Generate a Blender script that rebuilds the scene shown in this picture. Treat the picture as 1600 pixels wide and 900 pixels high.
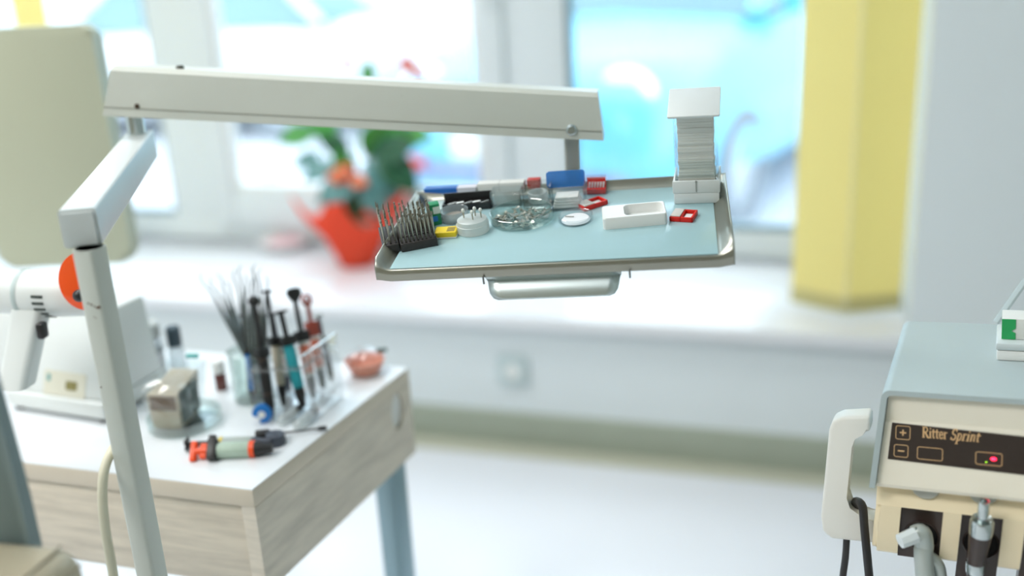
import bpy, bmesh, math, random
from mathutils import Vector as V, Matrix, noise
random.seed(7)
S = bpy.context.scene
COL = S.collection
for o in list(bpy.data.objects): bpy.data.objects.remove(o)

# ------------------------------------------------------------------ camera
F = 1555.0; H = 1.33                       # focal length in pixels of the 1600x900 frame, eye height
_u = V((-250, 4663, 1555)).normalized()     # world up seen in camera axes (pitch 18.4 deg, roll 3 deg)
_f = V((0, 0, -1)); _Y = (_f - _u * _f.dot(_u)).normalized(); _X = _Y.cross(_u)
RC = Matrix((_X, _Y, _u))                   # camera axes -> world
CAM = V((0, 0, H))
cam = bpy.data.cameras.new('camera'); camo = bpy.data.objects.new('camera', cam); COL.objects.link(camo)
camo.matrix_world = Matrix.Translation(CAM) @ RC.to_4x4()
cam.sensor_width = 36; cam.lens = F / 1600 * 36; cam.clip_start = .05
cam.dof.use_dof = True; cam.dof.focus_distance = 1.06; cam.dof.aperture_fstop = 1.3
S.camera = camo
# ------------------------------------------------------------------ world, lights, exposure
S.view_settings.view_transform = 'Standard'; S.view_settings.look = 'None'
S.view_settings.gamma = 1; S.view_settings.use_curve_mapping = False
S.view_settings.exposure = 0.4
W = bpy.data.worlds.new('sky'); S.world = W; W.use_nodes = True
bg = W.node_tree.nodes['Background']; bg.inputs[0].default_value = (.86, .94, 1, 1); bg.inputs[1].default_value = 3.9

def ray(px, py): return RC @ V(((px - 800) / F, (450 - py) / F, -1))
def at(px, py, D): return CAM + ray(px, py) * D                       # point at axial depth D
def onz(px, py, z): d = ray(px, py); return CAM + d * ((z - H) / d.z)
def onpl(px, py, p0, n): d = ray(px, py); return CAM + d * ((V(p0) - CAM).dot(n) / d.dot(n))
def frame(o, x, y, z):
    m = Matrix.Identity(4)
    for i, a in enumerate((x, y, z)):
        for r in range(3): m[r][i] = a[r]
    for r in range(3): m[r][3] = o[r]
    return m
YAW = math.radians(-18)
EX = V((math.cos(YAW), math.sin(YAW), 0)); EY = V((-math.sin(YAW), math.cos(YAW), 0)); EZ = V((0, 0, 1))
ROOM = frame(V((-.317, 2.686, 0)), EX, EY, EZ)      # x along the window wall, y outwards, z up
RI = ROOM.inverted()

def area(name, loc, size, power, color, rot=(0, 0, 0)):
    l = bpy.data.lights.new(name, 'AREA'); l.shape = 'RECTANGLE'; l.size, l.size_y = size; l.energy = power; l.color = color
    o = bpy.data.objects.new(name, l); COL.objects.link(o); o.matrix_world = ROOM @ Matrix.Translation(loc) @ Matrix.Rotation(rot[0], 4, 'X')
    return o
area('ceiling_lamp_light', (-.5, -1.1, 2.98), (1.3, .7), 24, (1, .98, .95))
area('ceiling_lamp_light', (-.6, -3.0, 2.98), (1.8, .9), 46, (1, .97, .92))

# ------------------------------------------------------------------ materials
MATS = {}
def lin(c):
    return tuple(((v / 255) / 12.92 if v / 255 <= .04045 else ((v / 255 + .055) / 1.055) ** 2.4) for v in c)
def mat(name, rgb, rough=.5, metal=0, var=.04, scale=30, bump=0, spec=.5, alpha=None, trans=0, emit=0, coat=0, sub=0):
    if name in MATS: return MATS[name]
    m = bpy.data.materials.new(name); m.use_nodes = True; nt = m.node_tree; b = nt.nodes['Principled BSDF']
    c = lin(rgb)
    tc = nt.nodes.new('ShaderNodeTexCoord'); nz = nt.nodes.new('ShaderNodeTexNoise'); nz.inputs['Scale'].default_value = scale; nz.inputs['Detail'].default_value = 4
    nt.links.new(tc.outputs['Object'], nz.inputs['Vector'])
    mx = nt.nodes.new('ShaderNodeMix'); mx.data_type = 'RGBA'
    mx.inputs[6].default_value = tuple(v * (1 - var) for v in c) + (1,); mx.inputs[7].default_value = tuple(min(1, v * (1 + var)) for v in c) + (1,)
    nt.links.new(nz.outputs['Fac'], mx.inputs[0]); nt.links.new(mx.outputs[2], b.inputs['Base Color'])
    b.inputs['Roughness'].default_value = rough; b.inputs['Metallic'].default_value = metal
    b.inputs['Specular IOR Level'].default_value = spec; b.inputs['Transmission Weight'].default_value = trans
    b.inputs['Coat Weight'].default_value = coat
    if sub: b.inputs['Subsurface Weight'].default_value = sub; b.inputs['Subsurface Scale'].default_value = .01
    if emit: b.inputs['Emission Color'].default_value = c + (1,); b.inputs['Emission Strength'].default_value = emit
    if bump:
        bp = nt.nodes.new('ShaderNodeBump'); bp.inputs['Strength'].default_value = bump; bp.inputs['Distance'].default_value = .002
        nt.links.new(nz.outputs['Fac'], bp.inputs['Height']); nt.links.new(bp.outputs[0], b.inputs['Normal'])
    MATS[name] = m
    return m
def clear(name, tint=(1, 1, 1), gloss=.06, edge=.35, rough=.02, body=0, bodycol=(1, 1, 1)):
    """thin clear plastic or glass: see-through, reflecting more at the edges, optionally milky"""
    if name in MATS: return MATS[name]
    m = bpy.data.materials.new(name); m.use_nodes = True; nt = m.node_tree; N = nt.nodes; N.clear()
    out = N.new('ShaderNodeOutputMaterial'); tr = N.new('ShaderNodeBsdfTransparent'); tr.inputs[0].default_value = tint + (1,)
    gl = N.new('ShaderNodeBsdfGlossy'); gl.inputs['Roughness'].default_value = rough
    lw = N.new('ShaderNodeLayerWeight'); lw.inputs[0].default_value = .35
    mp = N.new('ShaderNodeMapRange'); mp.inputs[3].default_value = gloss; mp.inputs[4].default_value = edge
    mx = N.new('ShaderNodeMixShader'); nt.links.new(lw.outputs['Facing'], mp.inputs[0]); nt.links.new(mp.outputs[0], mx.inputs[0])
    src = tr
    if body:
        df = N.new('ShaderNodeBsdfDiffuse'); df.inputs[0].default_value = bodycol + (1,)
        tl = N.new('ShaderNodeBsdfTranslucent'); tl.inputs[0].default_value = bodycol + (1,)
        ad = N.new('ShaderNodeMixShader'); nt.links.new(df.outputs[0], ad.inputs[1]); nt.links.new(tl.outputs[0], ad.inputs[2])
        m2 = N.new('ShaderNodeMixShader'); m2.inputs[0].default_value = body
        nt.links.new(tr.outputs[0], m2.inputs[1]); nt.links.new(ad.outputs[0], m2.inputs[2]); src = m2
    nt.links.new(src.outputs[0], mx.inputs[1]); nt.links.new(gl.outputs[0], mx.inputs[2]); nt.links.new(mx.outputs[0], out.inputs[0])
    MATS[name] = m
    return m
def cloth(name, rgb, trans=.5):
    m = bpy.data.materials.new(name); m.use_nodes = True; nt = m.node_tree; N = nt.nodes; N.clear(); c = lin(rgb) + (1,)
    out = N.new('ShaderNodeOutputMaterial'); d = N.new('ShaderNodeBsdfDiffuse'); t = N.new('ShaderNodeBsdfTranslucent'); x = N.new('ShaderNodeMixShader')
    tc = N.new('ShaderNodeTexCoord'); wv = N.new('ShaderNodeTexWave'); wv.inputs['Scale'].default_value = 220; wv.bands_direction = 'Z'
    mx = N.new('ShaderNodeMix'); mx.data_type = 'RGBA'; mx.inputs[6].default_value = tuple(v * .93 for v in c[:3]) + (1,); mx.inputs[7].default_value = c
    nt.links.new(tc.outputs['Object'], wv.inputs['Vector']); nt.links.new(wv.outputs['Fac'], mx.inputs[0])
    nt.links.new(mx.outputs[2], d.inputs[0]); nt.links.new(mx.outputs[2], t.inputs[0]); x.inputs[0].default_value = trans
    nt.links.new(d.outputs[0], x.inputs[1]); nt.links.new(t.outputs[0], x.inputs[2]); nt.links.new(x.outputs[0], out.inputs[0])
    return m
def wood(name, rgb, axis_scale):
    m = mat(name, rgb, .5, var=0); nt = m.node_tree; b = nt.nodes['Principled BSDF']
    tc = nt.nodes.new('ShaderNodeTexCoord'); mp = nt.nodes.new('ShaderNodeMapping'); mp.inputs['Scale'].default_value = axis_scale
    n1 = nt.nodes.new('ShaderNodeTexNoise'); n1.inputs['Scale'].default_value = 9; n1.inputs['Detail'].default_value = 7; n1.inputs['Roughness'].default_value = .65
    rp = nt.nodes.new('ShaderNodeValToRGB'); c = lin(rgb)
    rp.color_ramp.elements[0].position = .3; rp.color_ramp.elements[0].color = tuple(v * .8 for v in c) + (1,)
    rp.color_ramp.elements[1].position = .62; rp.color_ramp.elements[1].color = tuple(min(1, v * 1.08) for v in c) + (1,)
    nt.links.new(tc.outputs['Object'], mp.inputs[0]); nt.links.new(mp.outputs[0], n1.inputs['Vector']); nt.links.new(n1.outputs['Fac'], rp.inputs[0]); nt.links.new(rp.outputs[0], b.inputs['Base Color'])
    return m
WALL = mat('wall_paint', (226, 234, 237), .7, var=.015, scale=8)
FLOOR = mat('floor_lino', (238, 240, 246), .22, var=.02, scale=5, spec=.6)
BORDER = mat('floor_border', (196, 196, 178), .35, var=.05, scale=14)
SKIRT = mat('skirting', (160, 168, 152), .5, var=.05, scale=14)
UPVC = mat('window_plastic', (222, 230, 233), .35, var=.01)
GASKET = mat('gasket', (90, 120, 130), .6)
PANE = clear('window_glass', (.97, .99, 1), .04, .3)
CREAMW = mat('enamel_offwhite', (204, 208, 200), .38, var=.02, scale=40)
ENAMEL = mat('enamel_white', (216, 222, 222), .35, var=.02, scale=40)
STEEL = mat('brushed_steel', (196, 204, 204), .22, 1, var=.05, scale=60)
TRAYM = mat('tray_steel', (172, 172, 162), .3, 1, var=.04, scale=25)
DSTEEL = mat('steel_dark', (120, 122, 120), .35, 1)
BLACK = mat('black_plastic', (34, 33, 34), .4)
DARKB = mat('dark_brown_plastic', (62, 50, 46), .3, var=.08)
CREAM = mat('console_cream', (246, 230, 196), .42, var=.02)
CREAM2 = mat('console_fascia', (242, 236, 220), .4, var=.02)
GREYSH = mat('console_grey', (176, 190, 192), .5, var=.02)
WHITE = mat('white_plastic', (236, 238, 236), .35, var=.01)
PAPER = mat('white_card', (228, 230, 226), .8, var=.03)
RED = mat('red_plastic', (226, 34, 20), .4)
ORANGE = mat('orange_plastic', (246, 84, 30), .35)
GLASS = clear('lab_glass', (.93, .985, .97), .07, .6)
ACRYL = clear('acrylic', (.97, .985, .99), .07, .5)
MILKY = clear('milky_plastic', (.95, .97, .97), .05, .3, .2, .55, (.86, .9, .9))
RUB = mat('rubber_black', (40, 38, 38), .55)

# ------------------------------------------------------------------ mesh helpers
def NB(): return bmesh.new()
def box(bm, c, s, bev=0, M=None, seg=2):
    r = bmesh.ops.create_cube(bm, size=1, matrix=(M or Matrix.Identity(4)) @ Matrix.Translation(c) @ Matrix.Diagonal((s[0], s[1], s[2], 1)))
    if bev:
        es = list({e for v in r['verts'] for e in v.link_edges})
        bmesh.ops.bevel(bm, geom=es, offset=bev, segments=seg, affect='EDGES', profile=.5)
    return bm
def ring_face(bm, rings, closed=True, cap=True, loop=False):
    vs = [[bm.verts.new(p) for p in r] for r in rings]; n = len(vs[0])
    rr = list(zip(vs, vs[1:])) + ([(vs[-1], vs[0])] if loop else [])
    for a, b in rr:
        for i in range(n if closed else n - 1):
            j = (i + 1) % n
            try: bm.faces.new((a[i], a[j], b[j], b[i]))
            except ValueError: pass
    if cap and closed and not loop:
        bm.faces.new(list(reversed(vs[0]))); bm.faces.new(vs[-1])
    return vs
def lathe(bm, prof, seg=28, M=None, cap=True):
    M = M or Matrix.Identity(4)
    ring_face(bm, [[M @ V((r * math.cos(a), r * math.sin(a), z)) for a in [2 * math.pi * k / seg for k in range(seg)]] for r, z in prof], True, cap)
    return bm
def axisM(p, q):
    p = V(p); d = V(q) - p; z = d.normalized(); x = z.orthogonal().normalized(); return frame(p, x, z.cross(x), z), d.length
def rod(bm, p, q, r, r2=None, seg=14, prof=None):
    M, L = axisM(p, q)
    return lathe(bm, prof(L) if prof else [(r, 0), (r if r2 is None else r2, L)], seg, M)
def smooth_path(pts, n=8):
    P = [V(p) for p in pts]; out = []
    for i in range(len(P) - 1):
        a, b, c, d = P[max(i - 1, 0)], P[i], P[i + 1], P[min(i + 2, len(P) - 1)]
        for k in range(n):
            t = k / n; out.append(.5 * ((2 * b) + (c - a) * t + (2 * a - 5 * b + 4 * c - d) * t * t + (3 * b - a - 3 * c + d) * t ** 3))
    return out + [P[-1]]
def tube(bm, pts, r, seg=10, n=8, flat=1, cap=True):
    P = smooth_path(pts, n) if n else [V(p) for p in pts]; rings = []; x = None; L = len(P)
    for i, p in enumerate(P):
        t = (P[min(i + 1, L - 1)] - P[max(i - 1, 0)]).normalized()
        x = (t.orthogonal() if x is None else x - t * x.dot(t)).normalized(); y = t.cross(x)
        rr = r[0] + (r[1] - r[0]) * i / (L - 1) if isinstance(r, tuple) else r
        rings.append([p + x * rr * math.cos(a) * flat + y * rr * math.sin(a) for a in [2 * math.pi * k / seg for k in range(seg)]])
    ring_face(bm, rings, True, cap)
    return bm
def prism(bm, poly, M, d, bev=0, seg=2):
    """poly in the x,y of M, extruded from z=0 to z=d"""
    a = [bm.verts.new(M @ V((x, y, 0))) for x, y in poly]; b = [bm.verts.new(M @ V((x, y, d))) for x, y in poly]; n = len(poly)
    fs = [bm.faces.new(list(reversed(a))), bm.faces.new(b)] + [bm.faces.new((a[i], a[(i + 1) % n], b[(i + 1) % n], b[i])) for i in range(n)]
    if bev:
        bmesh.ops.bevel(bm, geom=list({e for f in fs for e in f.edges}), offset=bev, segments=seg, affect='EDGES', profile=.5)
    return bm
def rrect(w, h, r, n=5, cx=0, cy=0):
    o = []
    for sx, sy, a0 in ((1, 1, 0), (-1, 1, 90), (-1, -1, 180), (1, -1, 270)):
        for k in range(n + 1):
            a = math.radians(a0 + 90 * k / n); o.append((cx + sx * (w / 2 - r) + r * math.cos(a), cy + sy * (h / 2 - r) + r * math.sin(a)))
    return o
def hexa(bm, p, bev=0, seg=2):
    """8 corners: four of the bottom, then four of the top in the same order"""
    v = [bm.verts.new(q) for q in p]
    fs = [bm.faces.new([v[i] for i in f]) for f in ((3, 2, 1, 0), (4, 5, 6, 7), (0, 1, 5, 4), (1, 2, 6, 5), (2, 3, 7, 6), (3, 0, 4, 7))]
    if bev: bmesh.ops.bevel(bm, geom=list({e for f in fs for e in f.edges}), offset=bev, segments=seg, affect='EDGES', profile=.5)
    return bm
def sphere(bm, c, r, sc=(1, 1, 1), seg=16, M=None):
    bmesh.ops.create_uvsphere(bm, u_segments=seg, v_segments=max(6, seg // 2), radius=r, matrix=(M or Matrix.Identity(4)) @ Matrix.Translation(c) @ Matrix.Diagonal((*sc, 1)))
    return bm
def obj(name, bm, m, parent=None, M=None, sharp=38, flat=False):
    bmesh.ops.recalc_face_normals(bm, faces=bm.faces)
    me = bpy.data.meshes.new(name); bm.to_mesh(me); bm.free(); me.materials.append(m)
    if not flat:
        me.shade_smooth(); me.set_sharp_from_angle(angle=math.radians(sharp))
    o = bpy.data.objects.new(name, me); COL.objects.link(o)
    if parent: o.parent = parent
    if M is not None: o.matrix_local = M
    return o
def tag(o, label, cat, group=None, kind=None):
    o['label'] = label; o['category'] = cat
    if group: o['group'] = group
    if kind: o['kind'] = kind
    return o
def thing(name, label, cat, M, group=None):
    o = bpy.data.objects.new(name, None); o.empty_display_size = .02; COL.objects.link(o); o.matrix_world = M
    return tag(o, label, cat, group)
def struct(name, bm, m, M=ROOM, parent=None, label=None):
    o = obj(name, bm, m, parent, M if parent is None else None)
    if parent is None: o['kind'] = 'structure'
    if label: o['label'] = label
    return o
T3 = Matrix.Translation

# ================================================================== the room (room axes: x along wall, y out, z up)
HS = .405; WT = .56                         # sill height, plane of the window frame
SL, SR = -2.3, 1.349                        # window niche from left to right
ZT = 2.85; XL, XR, YB, ZC = -2.6, 2.1, -4.4, 3.05
struct('floor', box(NB(), ((XL + XR) / 2, YB / 2 - .045, -.05), (XR - XL, -YB - .09, .1)), FLOOR, label='glossy white linoleum floor')
struct('floor_border', box(NB(), ((XL + XR) / 2, -.045, -.05), (XR - XL, .09, .1)), BORDER, label='beige linoleum border strip along the window wall')
b = NB(); box(b, ((XL + XR) / 2, .3, HS / 2 - .02), (XR - XL, .6, HS - .04))                     # under the sill
box(b, ((SR + XR) / 2, .475, ZC / 2 + HS / 2 - .02), (XR - SR, .95, ZC - HS + .04)); box(b, ((XL + SL) / 2, .475, ZC / 2 + HS / 2 - .02), (SL - XL, .95, ZC - HS + .04))
box(b, ((SL + SR) / 2, .475, (ZT + ZC) / 2), (SR - SL, .95, ZC - ZT)); box(b, ((XL + XR) / 2, .775, HS / 2 - .03), (XR - XL, .35, HS - .06))
struct('wall_back', b, WALL, label='white wall around the window niche')
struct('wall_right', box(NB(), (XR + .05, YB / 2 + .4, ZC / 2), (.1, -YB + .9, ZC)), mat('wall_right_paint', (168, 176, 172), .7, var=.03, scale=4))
struct('wall_left', box(NB(), (XL - .05, YB / 2 + .4, ZC / 2), (.1, -YB + .9, ZC)), WALL)
struct('wall_front', box(NB(), ((XL + XR) / 2, YB - .05, ZC / 2), (XR - XL + .2, .1, ZC)), mat('wall_front_paint', (150, 146, 130), .7, var=.03, scale=4))
struct('ceiling', box(NB(), ((XL + XR) / 2, YB / 2 + .4, ZC + .05), (XR - XL + .2, -YB + 1.1, .1)), WALL)
b = NB(); prism(b, [(0, 0), (-.016, 0), (-.016, .012), (-.012, .085), (-.006, .095), (0, .097)], frame(V((XL, 0, 0)), V((0, 1, 0)), EZ, V((1, 0, 0))), XR - XL)
struct('baseboard_back', b, SKIRT, label='olive grey skirting below the window wall')
b = NB(); box(b, ((SL + SR) / 2, (WT - .045) / 2, HS - .02), (SR - SL, WT + .045, .04), .008)
struct('trim_1', b, mat('sill_white', (236, 238, 242), .18, var=.01, coat=.3), label='deep glossy white windowsill')
struct('trim_2', box(NB(), ((SL + SR) / 2, .78, HS), (SR - SL, .36, .02)), mat('ledge_metal', (205, 212, 216), .4), label='outer window ledge')

# window: a left fixed light, an opening casement in the middle, a right fixed light
def wx(px, py=140, t=WT): return (RI @ onpl(px, py, ROOM @ V((0, t, 0)), EY)).x
def wz(px, py, t=WT): return (RI @ onpl(px, py, ROOM @ V((0, t, 0)), EY)).z
xa, xb, xc, xd, xe = wx(243), wx(347), wx(752), wx(893), wx(1249)
def bars(name, cells, m, parent=None, label=None, bev=.006):
    b = NB()
    for x0, x1, z0, z1, y0, y1 in cells: box(b, ((x0 + x1) / 2, (y0 + y1) / 2, (z0 + z1) / 2), (x1 - x0, y1 - y0, z1 - z0), bev)
    return struct(name, b, m, parent=parent, label=label)
RB = .495                                    # top of the fixed frame's bottom rail
wf = bars('window_1', [(SL, SR, HS, RB, WT, WT + .07), (SL, SR, ZT - .08, ZT, WT, WT + .07), (SL, SL + .08, RB, ZT - .08, WT, WT + .07), (xe, SR, RB, ZT - .08, WT, WT + .07),
    (xa, xb - .05, RB, ZT - .08, WT, WT + .07), (xc + .06, xd - .012, RB, ZT - .08, WT, WT + .07)], UPVC, label='white plastic window frame with three lights')
sash = bars('window_sash', [(xb - .075, xb, RB - .03, ZT - .06, WT - .025, WT + .05), (xc, xc + .085, RB - .03, ZT - .06, WT - .025, WT + .05),
    (xb, xc, RB - .03, RB + .1, WT - .025, WT + .05), (xb, xc, ZT - .14, ZT - .06, WT - .025, WT + .05)], UPVC, wf)
bars('glazing_bead', [(xb, xb + .02, RB + .1, ZT - .14, WT - .012, WT + .03), (xc - .02, xc, RB + .1, ZT - .14, WT - .012, WT + .03), (xb, xc, RB + .1, RB + .12, WT - .012, WT + .03)], WHITE, sash, bev=.004)
bars('gasket', [(xd - .012, xd, RB, ZT - .08, WT - .002, WT + .06), (xa - .01, xa, RB, ZT - .08, WT + .01, WT + .06)], GASKET, wf, bev=0)
bars('gasket', [(SL + .08, xa - .01, RB, RB + .012, WT + .01, WT + .05), (xd, xe, RB, RB + .012, WT + .01, WT + .05)], GASKET, wf, bev=0)
for x0, x1, z0 in ((SL + .08, xa - .01, RB + .012), (xb + .02, xc - .02, RB + .12), (xd, xe, RB + .012)):
    bars('pane', [(x0, x1, z0, ZT - .08, WT + .025, WT + .031)], PANE, wf, bev=0)
b = NB(); box(b, (xc + .045, WT - .032, 1.32), (.028, .014, .07), .004); rod(b, (xc + .045, WT - .03, 1.33), (xc + .045, WT - .06, 1.33), .008); box(b, (xc + .045, WT - .062, 1.275), (.02, .014, .13), .005)
obj('handle', b, WHITE, sash)

# wall socket
pw = RI @ onpl(802, 578, ROOM @ V((0, 0, 0)), EY)
sk = thing('wall_socket', 'small white square socket on the wall below the windowsill', 'socket', ROOM @ T3((pw.x, -.001, pw.z)))
SOCK = mat('socket_plastic', (196, 212, 214), .4)
b = NB(); prism(b, rrect(.088, .086, .008), frame(V((0, 0, 0)), V((1, 0, 0)), EZ, V((0, -1, 0))), .01, .002); obj('cover_plate', b, SOCK, sk)
b = NB(); lathe(b, [(.022, .0085), (.022, .0115), (.019, .0115), (.018, .011), (.0, .011)], 24, frame(V((0, 0, 0)), V((1, 0, 0)), EZ, V((0, -1, 0))), False); obj('socket_insert', b, WHITE, sk)

# ------------------------------------------------------------------ outside: pavement, facade, two parked cars
GZ = -.12
struct('ground', box(NB(), (0, 16, GZ - .1), (60, 30, .2)), mat('paving_outside', (178, 184, 192), .8, var=.08, scale=3), label='pale paving outside the window')
b = NB(); box(b, (0, 19, 7), (60, 1, 15))
struct('wall_facade', b, mat('facade', (196, 212, 218), .9, var=.05, scale=1), label='pale facade across the street')

def car(name, label, body_rgb, M, glow=None):
    """front at -x, length 4.1, width 1.7; parts are separate meshes"""
    c = thing(name, label, 'car', M, None)
    P = mat('car_paint_%d_%d_%d' % body_rgb, body_rgb, .3, .0, var=.01, coat=.6); GL = mat('car_glass', (84, 124, 134), .08, var=.02, spec=.8); TY = mat('tyre', (112, 122, 130), .8); HUB = mat('hubcap', (190, 196, 200), .3, .8); CH = mat('lamp_glass', (238, 242, 246), .08, var=.01, coat=1)
    prof = [(-2.05, .34, .62, .62), (-1.98, .24, .76, .72), (-1.7, .2, .86, .8), (-1.2, .2, .93, .84), (-.75, .2, .98, .85), (.3, .2, 1.0, .85), (1.3, .2, 1.0, .84), (1.8, .24, .96, .8), (2.05, .36, .8, .68)]
    rings = []
    for x, z0, z1, w in prof:
        rings.append([V((x, y * w, z)) for y, z in ((-.86, z0), (-1, z0 + .12), (-1, (z0 + z1) / 2), (-.97, z1 - .1), (-.8, z1), (0, z1 + .035), (.8, z1), (.97, z1 - .1), (1, (z0 + z1) / 2), (1, z0 + .12), (.86, z0))])
    b = NB(); ring_face(b, rings); bd = obj('body', b, P, c, sharp=60)
    g = [(-.95, .95, .74, .0), (-.35, .72, .64, .42), (.2, .6, .6, .48), (1.1, .6, .6, .46), (1.75, .8, .7, .02)]
    rings = []
    for x, w0, w1, h in g:
        rings.append([V((x, y, z)) for y, z in ((-.76, .96), (-.74, .96 + h * .1), (-w1, .96 + h), (0, .99 + h * 1.02), (w1, .96 + h), (.74, .96 + h * .1), (.76, .96))])
    b = NB(); ring_face(b, rings); obj('cabin_glass', b, GL, c, sharp=60)
    b = NB(); rr = []
    for x, h, w in ((-.36, .4, .62), (-.1, .47, .6), (.5, .5, .6), (1.1, .47, .6), (1.28, .36, .62)):
        rr.append([V((x, y * w, .97 + h + z)) for y, z in ((-1, -.02), (-.98, .02), (0, .05), (.98, .02), (1, -.02), (0, .0))])
    ring_face(b, rr); obj('roof', b, P, c, sharp=60)
    for sy in (-1, 1):
        for p, q in (((-.93, .74, .97), (-.34, .63, 1.4)), ((.35, .75, .97), (.4, .62, 1.43)), ((1.68, .72, .97), (1.22, .62, 1.4))): obj('door_pillar', tube(NB(), [(p[0], sy * p[1], p[2]), (q[0], sy * q[1], q[2])], .035, 8, 0), P, c)
        for x in (-1.28, 1.22):
            A = frame(V((x, sy * .72, .3)), V((1, 0, 0)), V((0, 0, -sy)), V((0, sy, 0)))
            b = NB(); lathe(b, [(.19, 0), (.29, 0), (.3, .03), (.3, .1), (.28, .125), (.2, .12), (.19, .09)], 28, A, False); w = obj('wheel', b, TY, c)
            b = NB(); lathe(b, [(.195, .09), (.16, .11), (.06, .1), (.03, .12), (0.001, .12)], 24, A, False); obj('hubcap', b, HUB, w)
        A = frame(V((-1.87, sy * .52, .67)), V((0, 1, 0)), V((.25, 0, 1)).normalized(), V((-1, 0, .25)).normalized())
        b = NB(); lathe(b, [(.15, -.06), (.155, .05), (.14, .075), (.06, .1), (.001, .105)], 28, A, False); obj('headlight', b, CH, c)
        b = NB(); box(b, (-.62, sy * .86, 1.02), (.1, .16, .11), .03); obj('wing_mirror', b, P, c)
        b = NB(); box(b, (.1, sy * .852, .78), (.16, .02, .03), .006); obj('door_handle', b, CH, c)
    b = NB(); box(b, (-1.99, 0, .38), (.12, 1.25, .16), .05); obj('bumper', b, mat('bumper_lilac', (150, 150, 186), .5), c)
    for sy in (1,): b = NB(); box(b, (-2.055, sy * .5, .4), (.01, .12, .05), .004); obj('reflector', b, RED, c)
    b = NB(); box(b, (-2.09, 0, .5), (.015, .5, .11), .003); obj('number_plate', b, WHITE, c)
    b = NB(); box(b, (-2.02, 0, .62), (.06, .7, .06), .015); obj('grille', b, BLACK, c)
    return c
hp = at(962, 172, 4.62)
cf = math.radians(57)                        # heading of the near car: nose towards the window and the left
CM = T3((hp.x, hp.y, GZ)) @ Matrix.Rotation(cf, 4, 'Z') @ Matrix.Scale(1.12, 4) @ T3((1.98, .52, 0)) 
car('parked_car', 'light blue car parked outside the right window light, nose to the glass', (100, 182, 212), CM)
wp = at(420, 60, 8.5)
car('parked_car', 'white car parked further off outside the middle window light', (206, 212, 218), T3((wp.x - 1.0, wp.y + 1.2, GZ)) @ Matrix.Rotation(math.radians(-14), 4, 'Z'))

# ------------------------------------------------------------------ yellow vertical blind strips
YEL = cloth('blind_yellow', (255, 244, 186), .58); HEM = cloth('blind_hem', (222, 214, 158), .3)
def slat(x0, y0, x1, y1, label, grp='yellow vertical blind strips'):
    d = V((x1 - x0, y1 - y0, 0)); L = d.length; d.normalize()
    t = thing('blind_strip', label, 'blind', ROOM @ frame(V((x0, y0, HS + .02)), d, EZ.cross(d), EZ), grp)
    b = NB(); box(b, (L / 2, 0, 1.15), (L, .0015, 2.24)); obj('fabric', b, YEL, t)
    b = NB(); box(b, (L / 2, 0, .02), (L * 1.0, .005, .042), .0015); obj('hem_weight', b, HEM, t)
    b = NB(); tube(b, [(0, 0, .01), (L / 2, -.004, -.008), (L, 0, .01)], .0015, 6, 6); obj('bead_chain', b, WHITE, t)
slat(1.066, .13, 1.2, .06, 'left one of the two yellow blind strips at the right window edge')
slat(1.203, .06, 1.336, .12, 'right one of the two yellow blind strips, next to the wall')
lx = RI @ onpl(42, 10, ROOM @ V((0, .12, 0)), EY)
slat(lx.x - .07, .13, lx.x + .08, .11, 'yellow blind strip behind the cream panel at top left')

# ------------------------------------------------------------------ plant and other things on the sill
pb = onz(560, 412, HS)
PM = T3((pb.x, pb.y, HS))
pl = thing('potted_plant', 'flowering plant in a pot wrapped in bright red paper on the windowsill', 'plant', PM)
REDP = cloth('red_wrap', (255, 100, 74), .25)
b = NB(); rings = []; N = 60
for k, (r, z) in enumerate(((.054, .0), (.066, .03), (.08, .065), (.1, .105), (.116, .137), (.127, .17), (.14, .2))):
    ring = []
    for i in range(N):
        a = 2 * math.pi * i / N
        pk = (.5 + .5 * math.cos(5 * (a - 3.3))) ** 2
        f = k / 6; rr = r * (1 + .05 * math.sin(11 * a + k) * f) + .055 * pk * max(0, f - .55) / .45; zz = z + (.05 * pk - .045 * (1 - pk)) * max(0, f - .5) / .5
        ring.append(V((rr * math.cos(a), rr * math.sin(a), zz)))
    rings.append(ring)
ring_face(b, rings, True, False)
wr = obj('paper_wrap', b, REDP, pl); sm = wr.modifiers.new('t', 'SOLIDIFY'); sm.thickness = .0015
b = NB(); lathe(b, [(.045, .004), (.06, .06), (.072, .13), (.066, .13), (.001, .125)], 28); obj('pot', b, mat('pot_brown', (120, 80, 60), .8), pl)
LG = [mat('leaf_green', (66, 150, 60), .4, var=.2, scale=25), mat('leaf_dark', (38, 92, 62), .35, var=.2, scale=25), mat('leaf_blue', (96, 150, 150), .3, var=.1, scale=25)]
STM = mat('stem_green', (96, 128, 84), .6)
def leaf_mesh(L, W, curl):
    b = NB(); rows = []; n = 10
    for i in range(n + 1):
        t = i / n; w = W * (math.sin(math.pi * min(1, t * .93 + .07)) ** .8) * (1 - .35 * t); z = -curl * t * t * L
        rows.append([V((t * L - (.12 * L * (1 - t) ** 6 if abs(s) > .3 else 0), s * w, z + abs(s) * W * .22 - .0)) for s in (-1, -.5, 0, .5, 1)])
    ring_face(b, rows, False, False); return b
PD = (CAM - pb).normalized()
RX = ray(1200, 400).normalized() - ray(400, 400).normalized(); RX.z = 0; RX.normalize()
def pt(px, py, dd=0): return PM.inverted() @ (onpl(px, py, pb + V((0, 0, 0)) , V((0, 1, 0))) + V((0, dd, 0)))
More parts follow.
